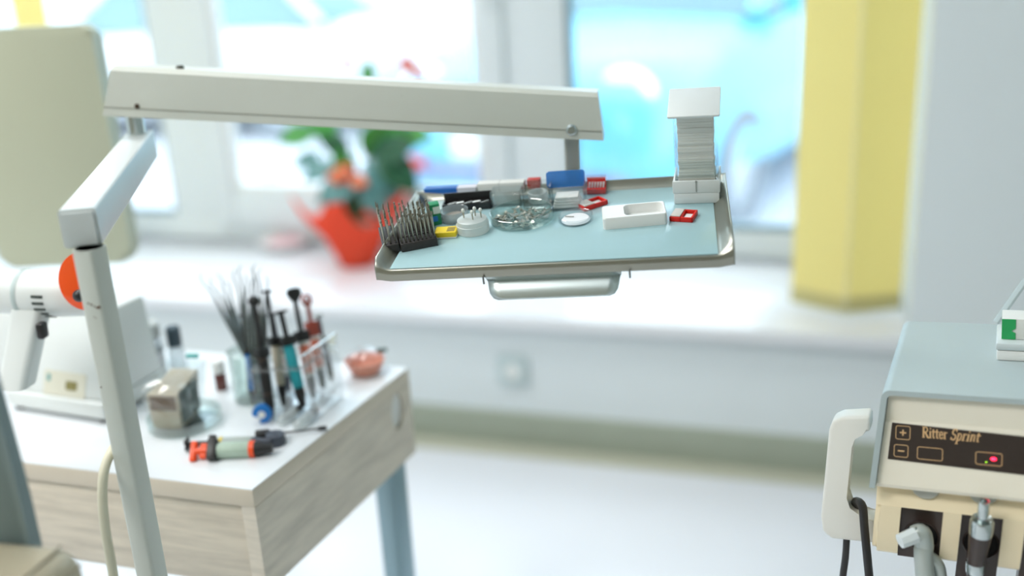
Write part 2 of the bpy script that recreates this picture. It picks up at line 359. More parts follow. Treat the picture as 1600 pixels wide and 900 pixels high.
leaves = [(462, 214, .02, 175, .075, 0), (500, 205, .05, 150, .07, 0), (540, 255, -.04, 100, .08, 0), (535, 285, -.07, 200, .1, 2), (610, 235, -.02, 40, .11, 1), (600, 275, -.05, -50, .1, 2), (585, 225, .03, 80, .1, 0),
          (622, 262, -.05, -40, .11, 1), (560, 300, -.06, -95, .09, 1), (500, 265, -.03, 190, .07, 2), (645, 215, .03, 15, .075, 0), (575, 115, .0, 80, .05, 0), (590, 300, -.07, -70, .09, 2), (520, 230, .04, 120, .08, 1), (612, 205, .05, 60, .09, 0), (480, 250, .0, 185, .06, 2)]
for px, py, dd, ang, L, k in leaves:
    p = pt(px, py, dd); a = math.radians(ang); tip = V((math.cos(a), -.35, math.sin(a) * .8 - .15)).normalized()
    nrm = V((.1, -.75, .65)); y = nrm.cross(tip).normalized(); z = tip.cross(y)
    L *= 1.35
    l = obj('leaf', leaf_mesh(L, L * .45, .25), LG[k], pl, frame(p - tip * L * .4, tip, y, z)); l.modifiers.new('t', 'SOLIDIFY').thickness = .001
    b = NB(); tube(b, [(random.uniform(-.02, .02), random.uniform(-.02, .02), .12), V((p.x * .35, p.y * .5, .5 * p.z + .1)), p - tip * L * .4], .0022, 6, 6); obj('stem', b, STM, pl)
FLW = mat('flower_coral', (246, 120, 88), .35, var=.1)
FLR = mat('flower_red', (226, 70, 74), .35, var=.1)
for px, py, ang, L, m in ((545, 258, 20, .055, FLW), (530, 268, 170, .06, FLW), (566, 275, -20, .06, FLW), (640, 104, -35, .06, FLR), (540, 98, 200, .04, FLR), (655, 116, -30, .05, FLR)):
    p = pt(px, py, -.08 if py > 200 else 0); a = math.radians(ang); tip = V((math.cos(a), -.3, math.sin(a))).normalized(); nrm = V((0, -.9, .4)); y = nrm.cross(tip).normalized()
    f = obj('flower', leaf_mesh(L, L * .45, .1), m, pl, frame(p - tip * L * .5, tip, y, tip.cross(y))); f.modifiers.new('t', 'SOLIDIFY').thickness = .0012
    b = NB(); rod(b, (.012, 0, .004), (L * .8, 0, .02), .004, .003, 8); obj('spadix', b, mat('spadix', (240, 214, 150), .6), f)
    b = NB(); q = p - tip * L * .5; tube(b, [(0, .01, .12), (q.x * .3 + .01, .02, q.z * .55), (q.x * .75, .01, q.z * .93), q], .0025, 6, 6); obj('flower_stalk', b, STM, pl)

sb = onz(446, 386, HS)
t = thing('saucer', 'round white dish with pink contents on the windowsill left of the plant', 'dish', T3((sb.x, sb.y, HS)))
b = NB(); lathe(b, [(.001, .001), (.05, 0), (.075, .012), (.092, .032), (.089, .032), (.07, .016), (.001, .012)], 32, None, False); obj('dish', b, WHITE, t)
b = NB(); lathe(b, [(.07, .016), (.05, .026), (.001, .03)], 24, None, False); obj('contents', b, mat('pink_soap', (236, 190, 196), .6), t)
ub = ROOM @ V(((RI @ onpl(432, 330, ROOM @ V((0, .78, 0)), EY)).x, .78, HS + .011))
t = thing('flower_pot', 'white flower pot filled with brown soil on the outer ledge behind the glass', 'pot', T3(ub))
b = NB(); lathe(b, [(.001, 0), (.038, 0), (.055, .15), (.06, .15), (.06, .172), (.053, .172), (.05, .15), (.001, .15)], 28, None, False); obj('pot', b, WHITE, t)
b = NB(); lathe(b, [(.051, .155), (.03, .164), (.001, .166)], 20, None, False); obj('soil', b, mat('soil', (128, 92, 70), .95, bump=.5), t)

# ================================================================== desk
HD = .75
N0 = onz(394, 766, HD); F0 = onz(638, 574, HD); SD = (F0 - N0).normalized(); SLn = (F0 - N0).length
DK = T3((N0.x, N0.y, 0)); DI = DK.inverted()
desk = thing('desk', 'narrow desk with white top, pale wood grain sides and steel legs', 'desk', DK)
WOODX = wood('pale_wood_front', (224, 214, 198), (.9, .9, 11)); WOODE = mat('wood_edge', (220, 209, 192), .5, var=.05, scale=20)
DT = mat('desk_laminate', (234, 238, 242), .3, var=.01)
LEN = 1.15
def dpt(a, l, z): return V((0, 0, z)) + SD * a - EX * l          # a along the side, l to the left, z up (desk axes)
def dslab(bm, a0, a1, l0, l1, z0, z1, bev=0):
    return hexa(bm, [dpt(a, l, z) for z in (z0, z1) for a, l in ((a0, l0), (a0, l1), (a1, l1), (a1, l0))], bev)
obj('top_board', dslab(NB(), 0, SLn, 0, LEN, HD - .024, HD - .0012, .0015), WOODE, desk)
obj('top_laminate', dslab(NB(), .001, SLn - .001, .001, LEN - .001, HD - .0012, HD), DT, desk)
# side panel with an oval grip opening
ZB = HD - .142
nrm = SD.cross(EZ).normalized()                                    # outwards, to the right
PA = frame(V((0, 0, 0)), SD, EZ, nrm)                              # x along side, y up, z out
def siderings(w0, w1, z0, z1, hc, hr, th):
    n = 40; cx, cy = hc; out, inn = [], []
    for k in range(n):
        a = 2 * math.pi * (k + .5) / n; c, s = math.cos(a), math.sin(a)
        inn.append((cx + hr[0] * c, cy + hr[1] * s))
        tx = (w1 - cx if c > 0 else cx - w0) / max(1e-6, abs(c)); ty = (z1 - cy if s > 0 else cy - z0) / max(1e-6, abs(s)); q = min(tx, ty)
        out.append((cx + q * c, cy + q * s))
    for cxx, cyy in ((w0, z0), (w0, z1), (w1, z0), (w1, z1)):
        i = min(range(n), key=lambda i: (out[i][0] - cxx) ** 2 + (out[i][1] - cyy) ** 2); out[i] = (cxx, cyy)
    f = lambda L, d: [PA @ V((x, y, d)) for x, y in L]
    return [f(out, 0), f(inn, 0), f(inn, -th), f(out, -th)]
hole = DI @ onpl(622, 642, N0, nrm); hx = hole.dot(SD); hz = hole.z
b = NB(); ring_face(b, siderings(.0, SLn, ZB, HD - .024, (hx, hz), (.019, .029), .02), True, False, True)
sp = obj('side_panel', b, wood('pale_wood_side', (222, 213, 198), (1.2, 1.2, 9)), desk)
b = NB(); prism(b, [(hx + .0188 * math.cos(a), hz + .0288 * math.sin(a)) for a in [2 * math.pi * k / 28 for k in range(28)]], PA @ T3((0, 0, -.018)), .012); obj('grip_bright_infill', b, WHITE, sp)  # added white plate standing in for the bright view through the opening
obj('drawer_front', dslab(NB(), .006, .022, .0225, LEN - .03, ZB, HD - .026, .001), WOODX, desk)
obj('side_panel', dslab(NB(), 0, SLn, LEN - .02, LEN, ZB, HD - .024), MATS['pale_wood_side'], desk)
obj('back_panel', dslab(NB(), SLn - .02, SLn - .004, .0225, LEN - .03, ZB, HD - .026), DT, desk)
obj('bottom_panel', dslab(NB(), .024, SLn - .022, .0225, LEN - .03, ZB + .002, ZB + .012), DT, desk)
LEGM = mat('leg_steel', (150, 176, 186), .3, .6, var=.03)
for a, l in ((SLn - .045, .014), (.03, .5), (SLn - .06, LEN - .06), (.03, LEN - .06)):
    obj('leg', dslab(NB(), a, a + .036, l, l + .036, 0, ZB, .003), LEGM, desk)

def desk_at(px, py): return onz(px, py, HD)
def dface(p, rz=0): return T3(p) @ Matrix.Rotation(rz, 4, 'Z')

# tall cream panel behind
pm = at(105, 420, 1.72); pm.z = HD
pa = at(170, 300, 1.72); pq = at(0, 300, 1.72)
xdir = (pa - pq); xdir.z = 0; xdir.normalize(); ydir = EZ.cross(xdir)
top_z = at(100, 36, 1.72).z; bot_z = at(100, 424, 1.72).z; PWid = (at(172, 200, 1.72) - at(-38, 200, 1.72)).length
cpos = (at(188, 250, 1.72) + at(-22, 255, 1.72)) / 2
pn = thing('upright_panel', 'tall cream panel with rounded corners standing behind the curing light', 'panel', frame(V((cpos.x, cpos.y, HD)), xdir, ydir, EZ))
PANEL = mat('cream_panel', (188, 191, 168), .45, var=.02, scale=6)
b = NB(); prism(b, rrect(PWid, top_z - bot_z, .022, 6, 0, (top_z + bot_z) / 2 - HD), frame(V((0, .02, 0)), V((1, 0, 0)), EZ, V((0, -1, 0))), .045, .009, 3); obj('panel_body', b, PANEL, pn)
b = NB(); box(b, (0, .03, (bot_z - HD + .1) / 2), (.06, .02, bot_z - HD + .1), .004); obj('stand_post', b, WHITE, pn)
b = NB(); box(b, (0, .03, .006), (.16, .11, .012), .004); obj('stand_foot', b, WHITE, pn)

# curing light: base unit and gun
P1, P2 = desk_at(14, 640), desk_at(166, 664)
bx = (P2 - P1).normalized(); by = EZ.cross(bx); bw = (P2 - P1).length; bd = .125
CB = frame(P1, bx, by, EZ)
cb = thing('curing_light_unit', 'white tapered base unit with blue buttons and stickers on the desk', 'device', CB)
APPL = mat('device_white', (228, 233, 232), .42, var=.015); APPG = mat('device_grey', (190, 205, 205), .5, var=.02)
b = NB(); hexa(b, [(0, 0, .006), (0, bd, .006), (bw, bd, .006), (bw, 0, .006), (0, 0, .03), (0, bd, .03), (bw, bd, .03), (bw, 0, .03)][::1], .004); obj('plinth', b, APPL, cb)
b = NB(); hexa(b, [(.004, .006, .03), (.004, bd - .002, .03), (bw - .002, bd - .002, .03), (bw - .002, .006, .03), (.03, .05, .15), (.03, bd - .008, .15), (bw - .006, bd - .008, .15), (bw - .006, .05, .15)], .005, 3); bo = obj('housing', b, APPL, cb)
b = NB(); hexa(b, [(-.05, .03, .03), (-.05, bd, .03), (.012, bd, .03), (.012, .03, .03), (-.05, .045, .13), (-.05, bd, .13), (.012, bd, .13), (.012, .045, .13)], .004); kp = obj('keypad', b, APPL, cb)
for z in (.055, .08, .105):
    b = NB(); sphere(b, (0, 0, 0), .0075, (1, .5, 1), 14); obj('button', b, mat('button_blue', (36, 110, 214), .4), kp, T3((-.006, .036 + (z - .05) * .12, z)))
fn = V((0, -.12, .044)).normalized()
SF = frame(V((.03, .006, .03)), V((1, 0, 0)), V((0, .044, .12)).normalized(), fn)
b = NB(); prism(b, rrect(.075, .034, .002, 2, .075, .018), SF, .0012); st = obj('sticker', b, mat('sticker_beige', (222, 220, 204), .6), bo)
b = NB(); prism(b, rrect(.02, .012, .002, 2, .088, .017), SF @ T3((0, 0, .0013)), .0006); obj('print', b, mat('print_olive', (140, 132, 80), .6), st)
b = NB(); prism(b, rrect(.006, .01, .001, 2, .046, .025), SF @ T3((0, 0, .0013)), .0006); obj('print', b, mat('print_teal', (120, 170, 170), .6), st)
b = NB()
for k in range(9): prism(b, rrect(.007, .0025, .0005, 2, .03 + k * .0115, -.006 + .0015 * (k % 2)), SF @ T3((0, 0, .0005)), .0006)
obj('print', b, mat('print_grey', (180, 186, 180), .6), bo)
for x, y in ((.012, .012), (bw - .012, .012), (.012, bd - .012), (bw - .004, bd - .004)):
    b = NB(); lathe(b, [(.007, 0), (.008, .007)], 14); obj('rubber_foot', b, RUB, cb, T3((x, y, 0)))

GD = 1.2
g0, g1 = at(-75, 452, GD + .03), at(178, 462, GD - .0)
GM, GL_ = axisM(g0, g1)
gx = (g1 - g0).normalized(); gup = (EZ - gx * EZ.dot(gx)).normalized(); gy = gup.cross(gx)
GF = frame(g0, gx, gy, gup)                    # x along the barrel to the right, z up
gn = thing('curing_light_gun', 'white curing gun with orange light shield resting before its base', 'curing light', GF)
GI = GF.inverted()
AX = frame(V((0, 0, 0)), V((0, 1, 0)), V((0, 0, 1)), V((1, 0, 0)))
b = NB(); lathe(b, [(.02, 0), (.026, .006), (.0275, .03), (.0275, .1), (.0285, .104), (.0285, .128), (.028, .15), (.026, .176), (.019, .188), (.001, .192)], 36, AX, False); ba = obj('barrel', b, APPL, gn)
b = NB(); lathe(b, [(.0288, .098), (.0292, .1), (.0292, .102), (.0288, .104)], 36, AX, False); obj('seam_ring', b, APPG, ba)
for k in range(7):
    a = math.radians(-92 + k * 17); c = V((.132, .0285 * -math.cos(a), .0285 * math.sin(a)))
    b = NB(); box(b, (0, 0, 0), (.015, .0035, .002), .0008); M = frame(c, V((1, 0, 0)), V((0, math.sin(a), math.cos(a))), V((0, -math.cos(a), math.sin(a)))); obj('vent_slot', b, mat('slot_dark', (60, 70, 66), .7), ba, M)
hb = GI @ at(27, 602, GD + .0); ht = GI @ at(50, 478, GD + .01)
b = NB(); rings = []
for k in range(9):
    t = k / 8; c = ht.lerp(hb, t); w = .021 - .003 * t; dpt_ = .017
    rings.append([c + V((x * w / .02, y * dpt_ / .015, 0)) for x, y in rrect(.04, .03, .009, 4)])
ring_face(b, rings); ha = obj('grip', b, APPL, gn)
tg = GI @ at(66, 516, GD - .012); b = NB(); box(b, (0, 0, 0), (.009, .014, .02), .003); obj('trigger', b, BLACK, gn, T3(tg))
sc = GI @ at(130, 440, GD - .045)
sn = V((.3, -.95, .1)).normalized(); sxv = V((0, 0, 1)).cross(sn).normalized()
b = NB(); lathe(b, [(.0001, .0025), (.02, .0018), (.0345, -.002), (.0345, -.0045), (.02, -.0008), (.0001, 0)], 40, frame(sc, sxv, sn.cross(sxv), sn) @ Matrix.Diagonal((.8, 1, 1, 1)), False)
obj('light_shield', b, clear('orange_shield', (1, .3, .06), .04, .2, .05, .8, (1, .2, .03)), gn)
kb = GI @ at(124, 462, GD - .055); b = NB(); sphere(b, kb, .0075, (1, 1, 1), 16); obj('shield_knob', b, BLACK, gn)
b = NB(); rod(b, kb, kb + V((.004, .035, .006)), .003); obj('shield_pivot', b, BLACK, gn)

# bottles at the back of the desk
def bottle(name, label, p, r, h, capr, caph, bodym, capm, sub=None):
    t = thing(name, label, 'bottle', T3(p))
    b = NB(); lathe(b, [(.001, 0), (r * .95, 0), (r, .003), (r, h * .72), (r * .92, h * .82), (capr * .82, h * .9), (capr * .82, h)], 28, None, False); obj('body', b, bodym, t)
    b = NB(); lathe(b, [(capr, h * .92), (capr, h + caph - .002), (capr - .002, h + caph), (.001, h + caph)], 28, None, False); obj('cap', b, capm, t)
    if sub: b = NB(); lathe(b, [(r * 1.01, h * .15), (r * 1.015, h * .16), (r * 1.015, h * .6), (r * 1.01, h * .61)], 28, None, False); obj('label_band', b, sub, t)
MILK2 = clear('milky_bottle', (.95, .97, .98), .06, .35, .1, .5, (.84, .89, .91))
bottle('bottle', 'milky plastic bottle with wide grey white cap behind the glass dish', desk_at(240, 592), .022, .074, .021, .016, MILK2, mat('cap_greige', (196, 200, 198), .5), mat('label_white', (232, 234, 236), .6))
bottle('bottle', 'slim clear bottle with tall dark cap beside the wide capped bottle', desk_at(282, 588), .0125, .055, .0105, .026, MILK2, mat('cap_slate', (56, 74, 84), .45))
bottle('bottle', 'tiny brown bottle with white cap left of the glass beaker', desk_at(347, 608), .0085, .03, .009, .016, mat('brown_glass', (104, 58, 52), .25), WHITE)

# glass dish with a bagged box
gp = desk_at(290, 662)
t = thing('glass_dish', 'round glass dish holding a small bagged box on the desk', 'dish', T3(gp))
b = NB(); lathe(b, [(.001, .0), (.045, 0), (.049, .003), (.0495, .016), (.047, .016), (.0465, .004), (.001, .003)], 40, None, False); obj('dish', b, GLASS, t)
BV = frame(gp + V((-.01, -.006, .004)), (V((.97, -.16, 0))).normalized(), V((.16, .97, 0)).normalized(), EZ)
t = thing('small_box', 'brown and cream carton wrapped in a clear bag standing in the glass dish', 'box', BV)
CARD = mat('carton_cream', (208, 196, 176), .7, var=.06); CARDB = mat('carton_brown', (128, 108, 92), .7, var=.15, scale=90)
b = NB(); hexa(b, [(-.024, -.018, 0), (-.024, .035, 0), (.016, .035, 0), (.016, -.018, 0), (-.026, -.018, .05), (-.02, .045, .062), (.02, .045, .062), (.018, -.018, .05)], .0012); bo2 = obj('carton', b, CARD, t)
b = NB(); box(b, (-.004, -.0186, .038), (.036, .0012, .02)); obj('print_band', b, CARDB, bo2)
b = NB(); box(b, (.0185, .012, .03), (.0012, .05, .045)); obj('print_band', b, mat('carton_grey', (110, 118, 116), .6, var=.3, scale=70), bo2)
b = NB(); hexa(b, [(-.028, -.021, .001), (-.028, .04, .001), (.02, .04, .001), (.02, -.021, .001), (-.031, -.022, .056), (-.024, .052, .074), (.026, .056, .07), (.021, -.022, .054)])
bmesh.ops.subdivide_edges(b, edges=b.edges[:], cuts=5, use_grid_fill=True)
for v in b.verts: v.co += noise.noise_vector(v.co * 70) * .0035
obj('clear_bag', b, clear('bag_film', (.97, .99, .99), .05, .4, .1), t, flat=True)
b = NB(); box(b, (.012, .05, .078), (.018, .006, .006), .002); obj('bag_clip', b, mat('teal_clip', (60, 180, 176), .5), t)

# beaker with steel instruments
kp_ = desk_at(398, 622)
t = thing('beaker', 'clear glass beaker full of steel dental instruments on the desk', 'beaker', T3(kp_))
b = NB(); lathe(b, [(.001, 0), (.026, 0), (.0285, .003), (.0285, .07), (.0305, .074), (.029, .075), (.0272, .07), (.027, .005), (.001, .004)], 36, None, False); obj('beaker_glass', b, GLASS, t)
INS = mat('instrument_steel', (138, 144, 144), .25, 1, var=.05)
random.seed(3)
ORD = ['leftmost', 'second from left', 'third from left', 'fourth from left', 'fifth from left', 'middle one', 'fifth from right', 'fourth from right', 'third from right', 'second from right', 'rightmost']
tops = [(314, 428), (330, 434), (338, 428), (352, 440), (368, 422), (377, 415), (382, 430), (392, 418), (400, 412), (408, 420), (415, 432)]
for k, (px, py) in enumerate(tops):
    a = 2 * math.pi * k / len(tops); base = V((kp_.x + .012 * math.cos(a) + .006, kp_.y + .012 * math.sin(a), HD + .006))
    T = at(px, py, (base - CAM).dot(ray(800, 450).normalized()) + .008 * math.sin(a)); M, L = axisM(base, T)
    s = M @ V((0, 0, 0))
    o = thing('dental_instrument', 'thin steel hand instrument, %s in the fan in the beaker' % ORD[k], 'instrument', M, 'steel instruments in the beaker')
    b = NB(); lathe(b, [(.0018, 0), (.0036, .006), (.0039, .05), (.0034, L * .62), (.002, L * .72), (.0014, L * .8)], 10); obj('handle', b, INS, o)
    sx = random.choice((-1, 1)); b = NB(); tube(b, [(0, 0, L * .8), (sx * .002, 0, L * .88), (sx * .005, .001, L * .95), (sx * .0005, 0, L)], (.0015, .0007), 8, 5); obj('working_tip', b, INS, o)

# syringe rack of clear acrylic
R0 = desk_at(485, 664); R1 = desk_at(536, 622); rd = (R1 - R0).normalized(); rw = (R1 - R0).length; rl = EZ.cross(rd)     # rl to the left
RK = frame(R0, rl, -rd, EZ); RK = frame(R0, -rl, rd, EZ)      # x to the right (negative = into the rack), y back
rk = thing('syringe_rack', 'clear acrylic rack holding upright syringes near the desk edge', 'rack', RK)
RH = .098; RW = .085
b = NB(); box(b, (0, rw / 2, RH / 2), (.003, rw, RH), .0006); obj('end_plate', b, ACRYL, rk)
b = NB(); box(b, (-RW, rw / 2, RH * .36), (.003, rw, RH * .72), .0006); obj('end_plate', b, ACRYL, rk)
b = NB(); box(b, (-RW / 2, rw / 2, .0015), (RW, rw, .003), .0006); obj('base_plate', b, ACRYL, rk)
hpz = lambda x, y, dz: V((x, y, RH * .8 + (x + .002) / (RW - .002) * RH * .12 + dz))
po_ = [(-.002, 0), (-.002, rw), (-RW, rw), (-RW, 0)]; pi_ = [(-.009, .009), (-.009, rw - .006), (-RW + .007, rw - .006), (-RW + .007, .009)]
b = NB(); ring_face(b, [[hpz(x, y, 0) for x, y in po_], [hpz(x, y, .003) for x, y in po_], [hpz(x, y, .003) for x, y in pi_], [hpz(x, y, 0) for x, y in pi_]], True, False, True); obj('hole_plate', b, ACRYL, rk)
b = NB(); box(b, (-.0, rw / 2, RH + .001), (.0045, rw, .002), .0008); obj('polished_edge', b, clear('acrylic_edge', (1, 1, 1), .3, .8, .1, .6, (.95, .98, 1)), rk)

def syringe(label, A, B, cols, thumb='disc', r=.0062, grp=None, split=(.12, .2, .58, .66), name='syringe'):
    """from cap end A to thumb end B: cap, collar, barrel with label, flange, plunger rod, thumb rest"""
    r *= 1.15; M, L = axisM(A, B); o = thing(name, label, 'syringe', M, grp); c0, c1, c2, c3 = [f * L for f in split]
    ca, bl, lb, fl, pg = cols
    b = NB(); lathe(b, [(.001, 0), (r * .55, 0), (r * .75, c0 * .6), (r * .95, c0), (r * .95, c1)], 16, None, False); obj('cap', b, ca, o)
    b = NB(); lathe(b, [(r * .9, c1), (r, c1 + .001), (r, c2), (r * .9, c2)], 18); br = obj('barrel', b, bl, o)
    b = NB(); lathe(b, [(r * 1.02, c1 + (c2 - c1) * .1), (r * 1.04, c1 + (c2 - c1) * .11), (r * 1.04, c2 - (c2 - c1) * .12), (r * 1.02, c2 - (c2 - c1) * .1)], 18, None, False); obj('label_band', b, lb, br)
    b = NB(); box(b, (0, 0, (c2 + c3) / 2), (r * 2.6, r * 2.1, (c3 - c2)), .0015); obj('flange', b, fl, o)
    b = NB(); rod(b, (0, 0, c3), (0, 0, L - .003), r * .5, r * .46, 10); p = obj('plunger', b, pg, o)
    b = NB()
    if thumb == 'disc': lathe(b, [(.001, L - .004), (r * 1.25, L - .003), (r * 1.25, L), (.001, L + .001)], 18, None, False)
    elif thumb == 'ball': sphere(b, (0, 0, L - .004), r * 1.15, (1, 1, .95))
    elif thumb == 'fan': prism(b, [(-r * .5, -.012), (r * .5, -.012), (r * 1.5, -.003), (r * 1.6, .004), (r * .9, .008), (-r * .9, .008), (-r * 1.6, .004), (-r * 1.5, -.003)], frame(V((0, 0, L - .006)), FX, EZ, FX.cross(EZ)) @ T3((0, 0, -.003)), .006, .001)
    elif thumb == 'ring':
        Q = frame(V((0, 0, L - .006)), V((1, 0, 0)), EZ, V((0, -1, 0))); rr = []
        for k in range(20):
            a = 2 * math.pi * k / 20; cc = V((math.cos(a), 0, math.sin(a))); rr.append([V((0, 0, L - .006)) + ROTL @ (cc * (r * 1.2 + .0022 * math.cos(q)) + V((0, .0022 * math.sin(q), 0))) for q in [2 * math.pi * j / 8 for j in range(8)]])
        ring_face(b, rr, True, False, True)
    elif thumb == 'cross': box(b, (0, 0, L - .002), (r * 2.4, r * .9, .003), .0008); box(b, (0, 0, L - .002), (r * .9, r * 2.4, .003), .0008)
    elif thumb == 'wings': box(b, (0, 0, L - .004), (r * 2.6, r * .9, .008), .002)
    obj('thumb_rest', b, fl if thumb in ('disc', 'fan', 'ball') else pg, o)
    return o
FX = V((1, 0, 0)); ROTL = Matrix.Identity(3)
SLATE = mat('slate_plastic', (74, 80, 92), .45); TEAL = mat('teal_label', (40, 164, 176), .45); SALM = mat('salmon_label', (240, 132, 104), .5); TAN = mat('tan_label', (196, 186, 166), .5)
BLU = mat('blue_plastic', (34, 120, 200), .4); TERR = mat('terracotta', (168, 74, 58), .5); WLAB = mat('label_cream', (228, 222, 214), .5); GRN = mat('lime_plastic', (140, 200, 60), .5); GREYL = mat('grey_label', (176, 186, 182), .5)
def rs(px, py, tx, ty, dz=.006, lean=0):
    A = onz(px, py, HD + dz); d = (A - CAM).dot(ray(800, 450).normalized()); return A, at(tx, ty, d + lean)
gsy = 'syringes in the acrylic rack'
syringe('thin blue brush stick with black tip, leftmost in the acrylic rack', *rs(397, 632, 377, 492), (BLACK, BLU, BLU, BLACK, BLACK), 'disc', .0028, gsy, (.14, .16, .56, .6))
syringe('all black syringe with round knob top in the acrylic rack', *rs(424, 652, 396, 466), (BLACK, DARKB, BLACK, BLACK, BLACK), 'ball', .0062, gsy, (.1, .18, .5, .58))
syringe('tan labelled syringe with long thin black plunger in the rack', *rs(444, 634, 417, 454), (BLACK, TAN, TAN, BLACK, BLACK), 'disc', .0052, gsy, (.12, .18, .52, .6))
syringe('teal labelled syringe with short black plunger in the rack', *rs(474, 636, 438, 486), (BLACK, TEAL, TEAL, BLACK, BLACK), 'disc', .0068, gsy, (.12, .2, .64, .74))
syringe('salmon and cream syringe with wide fan shaped black thumb rest', *rs(490, 622, 458, 452), (BLACK, WLAB, SALM, BLACK, BLACK), 'fan', .0062, gsy, (.12, .2, .52, .62))
syringe('cream and orange syringe topped by a terracotta finger ring', *rs(505, 606, 478, 462), (SLATE, WLAB, SALM, TERR, TERR), 'ring', .0056, gsy, (.12, .2, .56, .72))
syringe('slim dark grey syringe at the right end of the rack', *rs(519, 596, 497, 492), (BLACK, SLATE, SLATE, GREYL, SLATE), 'disc', .0045, gsy, (.12, .2, .6, .68))
syringe('grey syringe with slate cap standing at the back of the rack', *rs(452, 612, 425, 490), (SLATE, GREYL, GREYL, SLATE, SLATE), 'disc', .005, gsy, (.12, .2, .6, .68))

# loose bits at the foot of the rack
p = desk_at(412, 660); t = thing('blue_wheel', 'bright blue notched plastic wheel at the foot of the rack', 'wheel', frame(p + V((0, 0, .0135)), V((1, 0, .0)), EZ, V((0, -1, 0))))
b = NB(); prism(b, [(.0135 * math.cos(a), .0135 * math.sin(a)) for a in [math.radians(250 + 300 * k / 26) for k in range(27)]] + [(.003, -.002), (-.002, -.003)], T3((0, 0, -.004)), .008, .001); obj('rim', b, BLU, t)
b = NB(); lathe(b, [(.005, -.005), (.005, .005)], 16); obj('hub', b, WHITE, t)
p = desk_at(421, 640); t = tag(obj('plastic_clip', box(NB(), (0, 0, .006), (.01, .008, .012), .002), GRN, None, T3(p)), 'tiny lime green plastic clip beside the blue wheel', 'clip')
for (x0, y0, x1, y1), lab in zip(((436, 660, 470, 636), (462, 668, 492, 642)), ('clear capsule with black cap lying left at the foot of the rack', 'milky capsule with black cap lying right at the foot of the rack')):
    A, B = onz(x0, y0, HD + .0075), onz(x1, y1, HD + .0075); M, L = axisM(A, B); t = thing('capsule', lab, 'capsule', M)
    b = NB(); lathe(b, [(.001, 0), (.005, .001), (.0072, .006), (.0072, L * .7), (.004, L * .76)], 18, None, False); obj('body', b, MILKY, t)
    b = NB(); lathe(b, [(.0045, L * .74), (.0055, L * .76), (.0055, L * .98), (.001, L)], 16, None, False); obj('cap', b, BLACK, t)
# loose syringes lying on the desk
def lie(x0, y0, x1, y1, h): return onz(x0, y0, HD + h), onz(x1, y1, HD + h)
GLAB = mat('sage_label', (176, 196, 180), .5, var=.1, scale=160); YELL = mat('yellow_band', (226, 200, 70), .5)
o = syringe('syringe with orange wings, sage label and black cap lying nearest the desk corner', *lie(426, 700, 298, 706, .0095), (BLACK, GLAB, GLAB, BLACK, ORANGE), 'wings', .0088, 'loose syringes on the desk', (.2, .215, .66, .78))
M = o.matrix_world; L = (lie(426, 700, 298, 706, .0095)[1] - lie(426, 700, 298, 706, .0095)[0]).length
b = NB(); lathe(b, [(.0102, L * .21), (.0108, L * .215), (.0108, L * .275), (.0102, L * .28)], 18, None, False); obj('orange_ring', b, ORANGE, o)
b = NB(); box(b, (0, 0, L * .83), (.02, .006, .012), .002); obj('orange_wing', b, ORANGE, o)
o = syringe('grey syringe with yellow band and black cross plunger lying behind the orange winged one', *lie(424, 690, 290, 694, .0085), (SLATE, GREYL, GREYL, BLACK, BLACK), 'cross', .0065, 'loose syringes on the desk', (.2, .22, .64, .72))
b = NB(); lathe(b, [(.0076, L * .6), (.0081, L * .605), (.0081, L * .64), (.0076, L * .645)], 18, None, False); obj('yellow_band', b, YELL, o)
p = desk_at(428, 700); t = tag(obj('round_cap', lathe(NB(), [(.001, 0), (.013, 0), (.014, .004), (.012, .014), (.001, .015)], 22, None, False), SLATE, None, T3(p + V((.0, .012, 0)))), 'dark slate round cap lying behind the loose syringes', 'cap')
A, B = onz(398, 682, HD + .008), onz(510, 668, HD + .004); M, L = axisM(A, B); t = thing('microbrush', 'thin black stick with a thick barrel end reaching to the desk edge', 'brush', M)
b = NB(); lathe(b, [(.001, 0), (.0075, .001), (.008, .004), (.0078, .018), (.005, .021), (.001, .022)], 18, None, False); obj('barrel', b, BLACK, t)
b = NB(); rod(b, (0, 0, .02), (0, 0, L * .9), .0017, .0015, 8); rod(b, (0, 0, L * .88), (0, 0, L), .0028, .0028, 10); obj('stick', b, BLACK, t)
# salmon bowl at the far desk corner
p = desk_at(572, 582); t = thing('bowl', 'small salmon pink bowl covered with clear film at the far desk corner', 'bowl', T3(p + V((0, .0, 0))))
b = NB(); lathe(b, [(.001, 0), (.018, 0), (.022, .004), (.031, .022), (.029, .022), (.02, .006), (.001, .005)], 28, None, False); obj('bowl_body', b, mat('salmon_silicone', (232, 160, 138), .5), t)
b = NB(); lathe(b, [(.031, .022), (.028, .03), (.018, .036), (.001, .038)], 20, None, False)
for v in b.verts: v.co += noise.noise_vector(v.co * 90) * .003
obj('film_cover', b, clear('bag_film'), t, flat=True)
b = NB(); box(b, (.026, .004, .033), (.016, .006, .006), .002); obj('dark_clip', b, mat('clip_green', (60, 92, 84), .5), t)

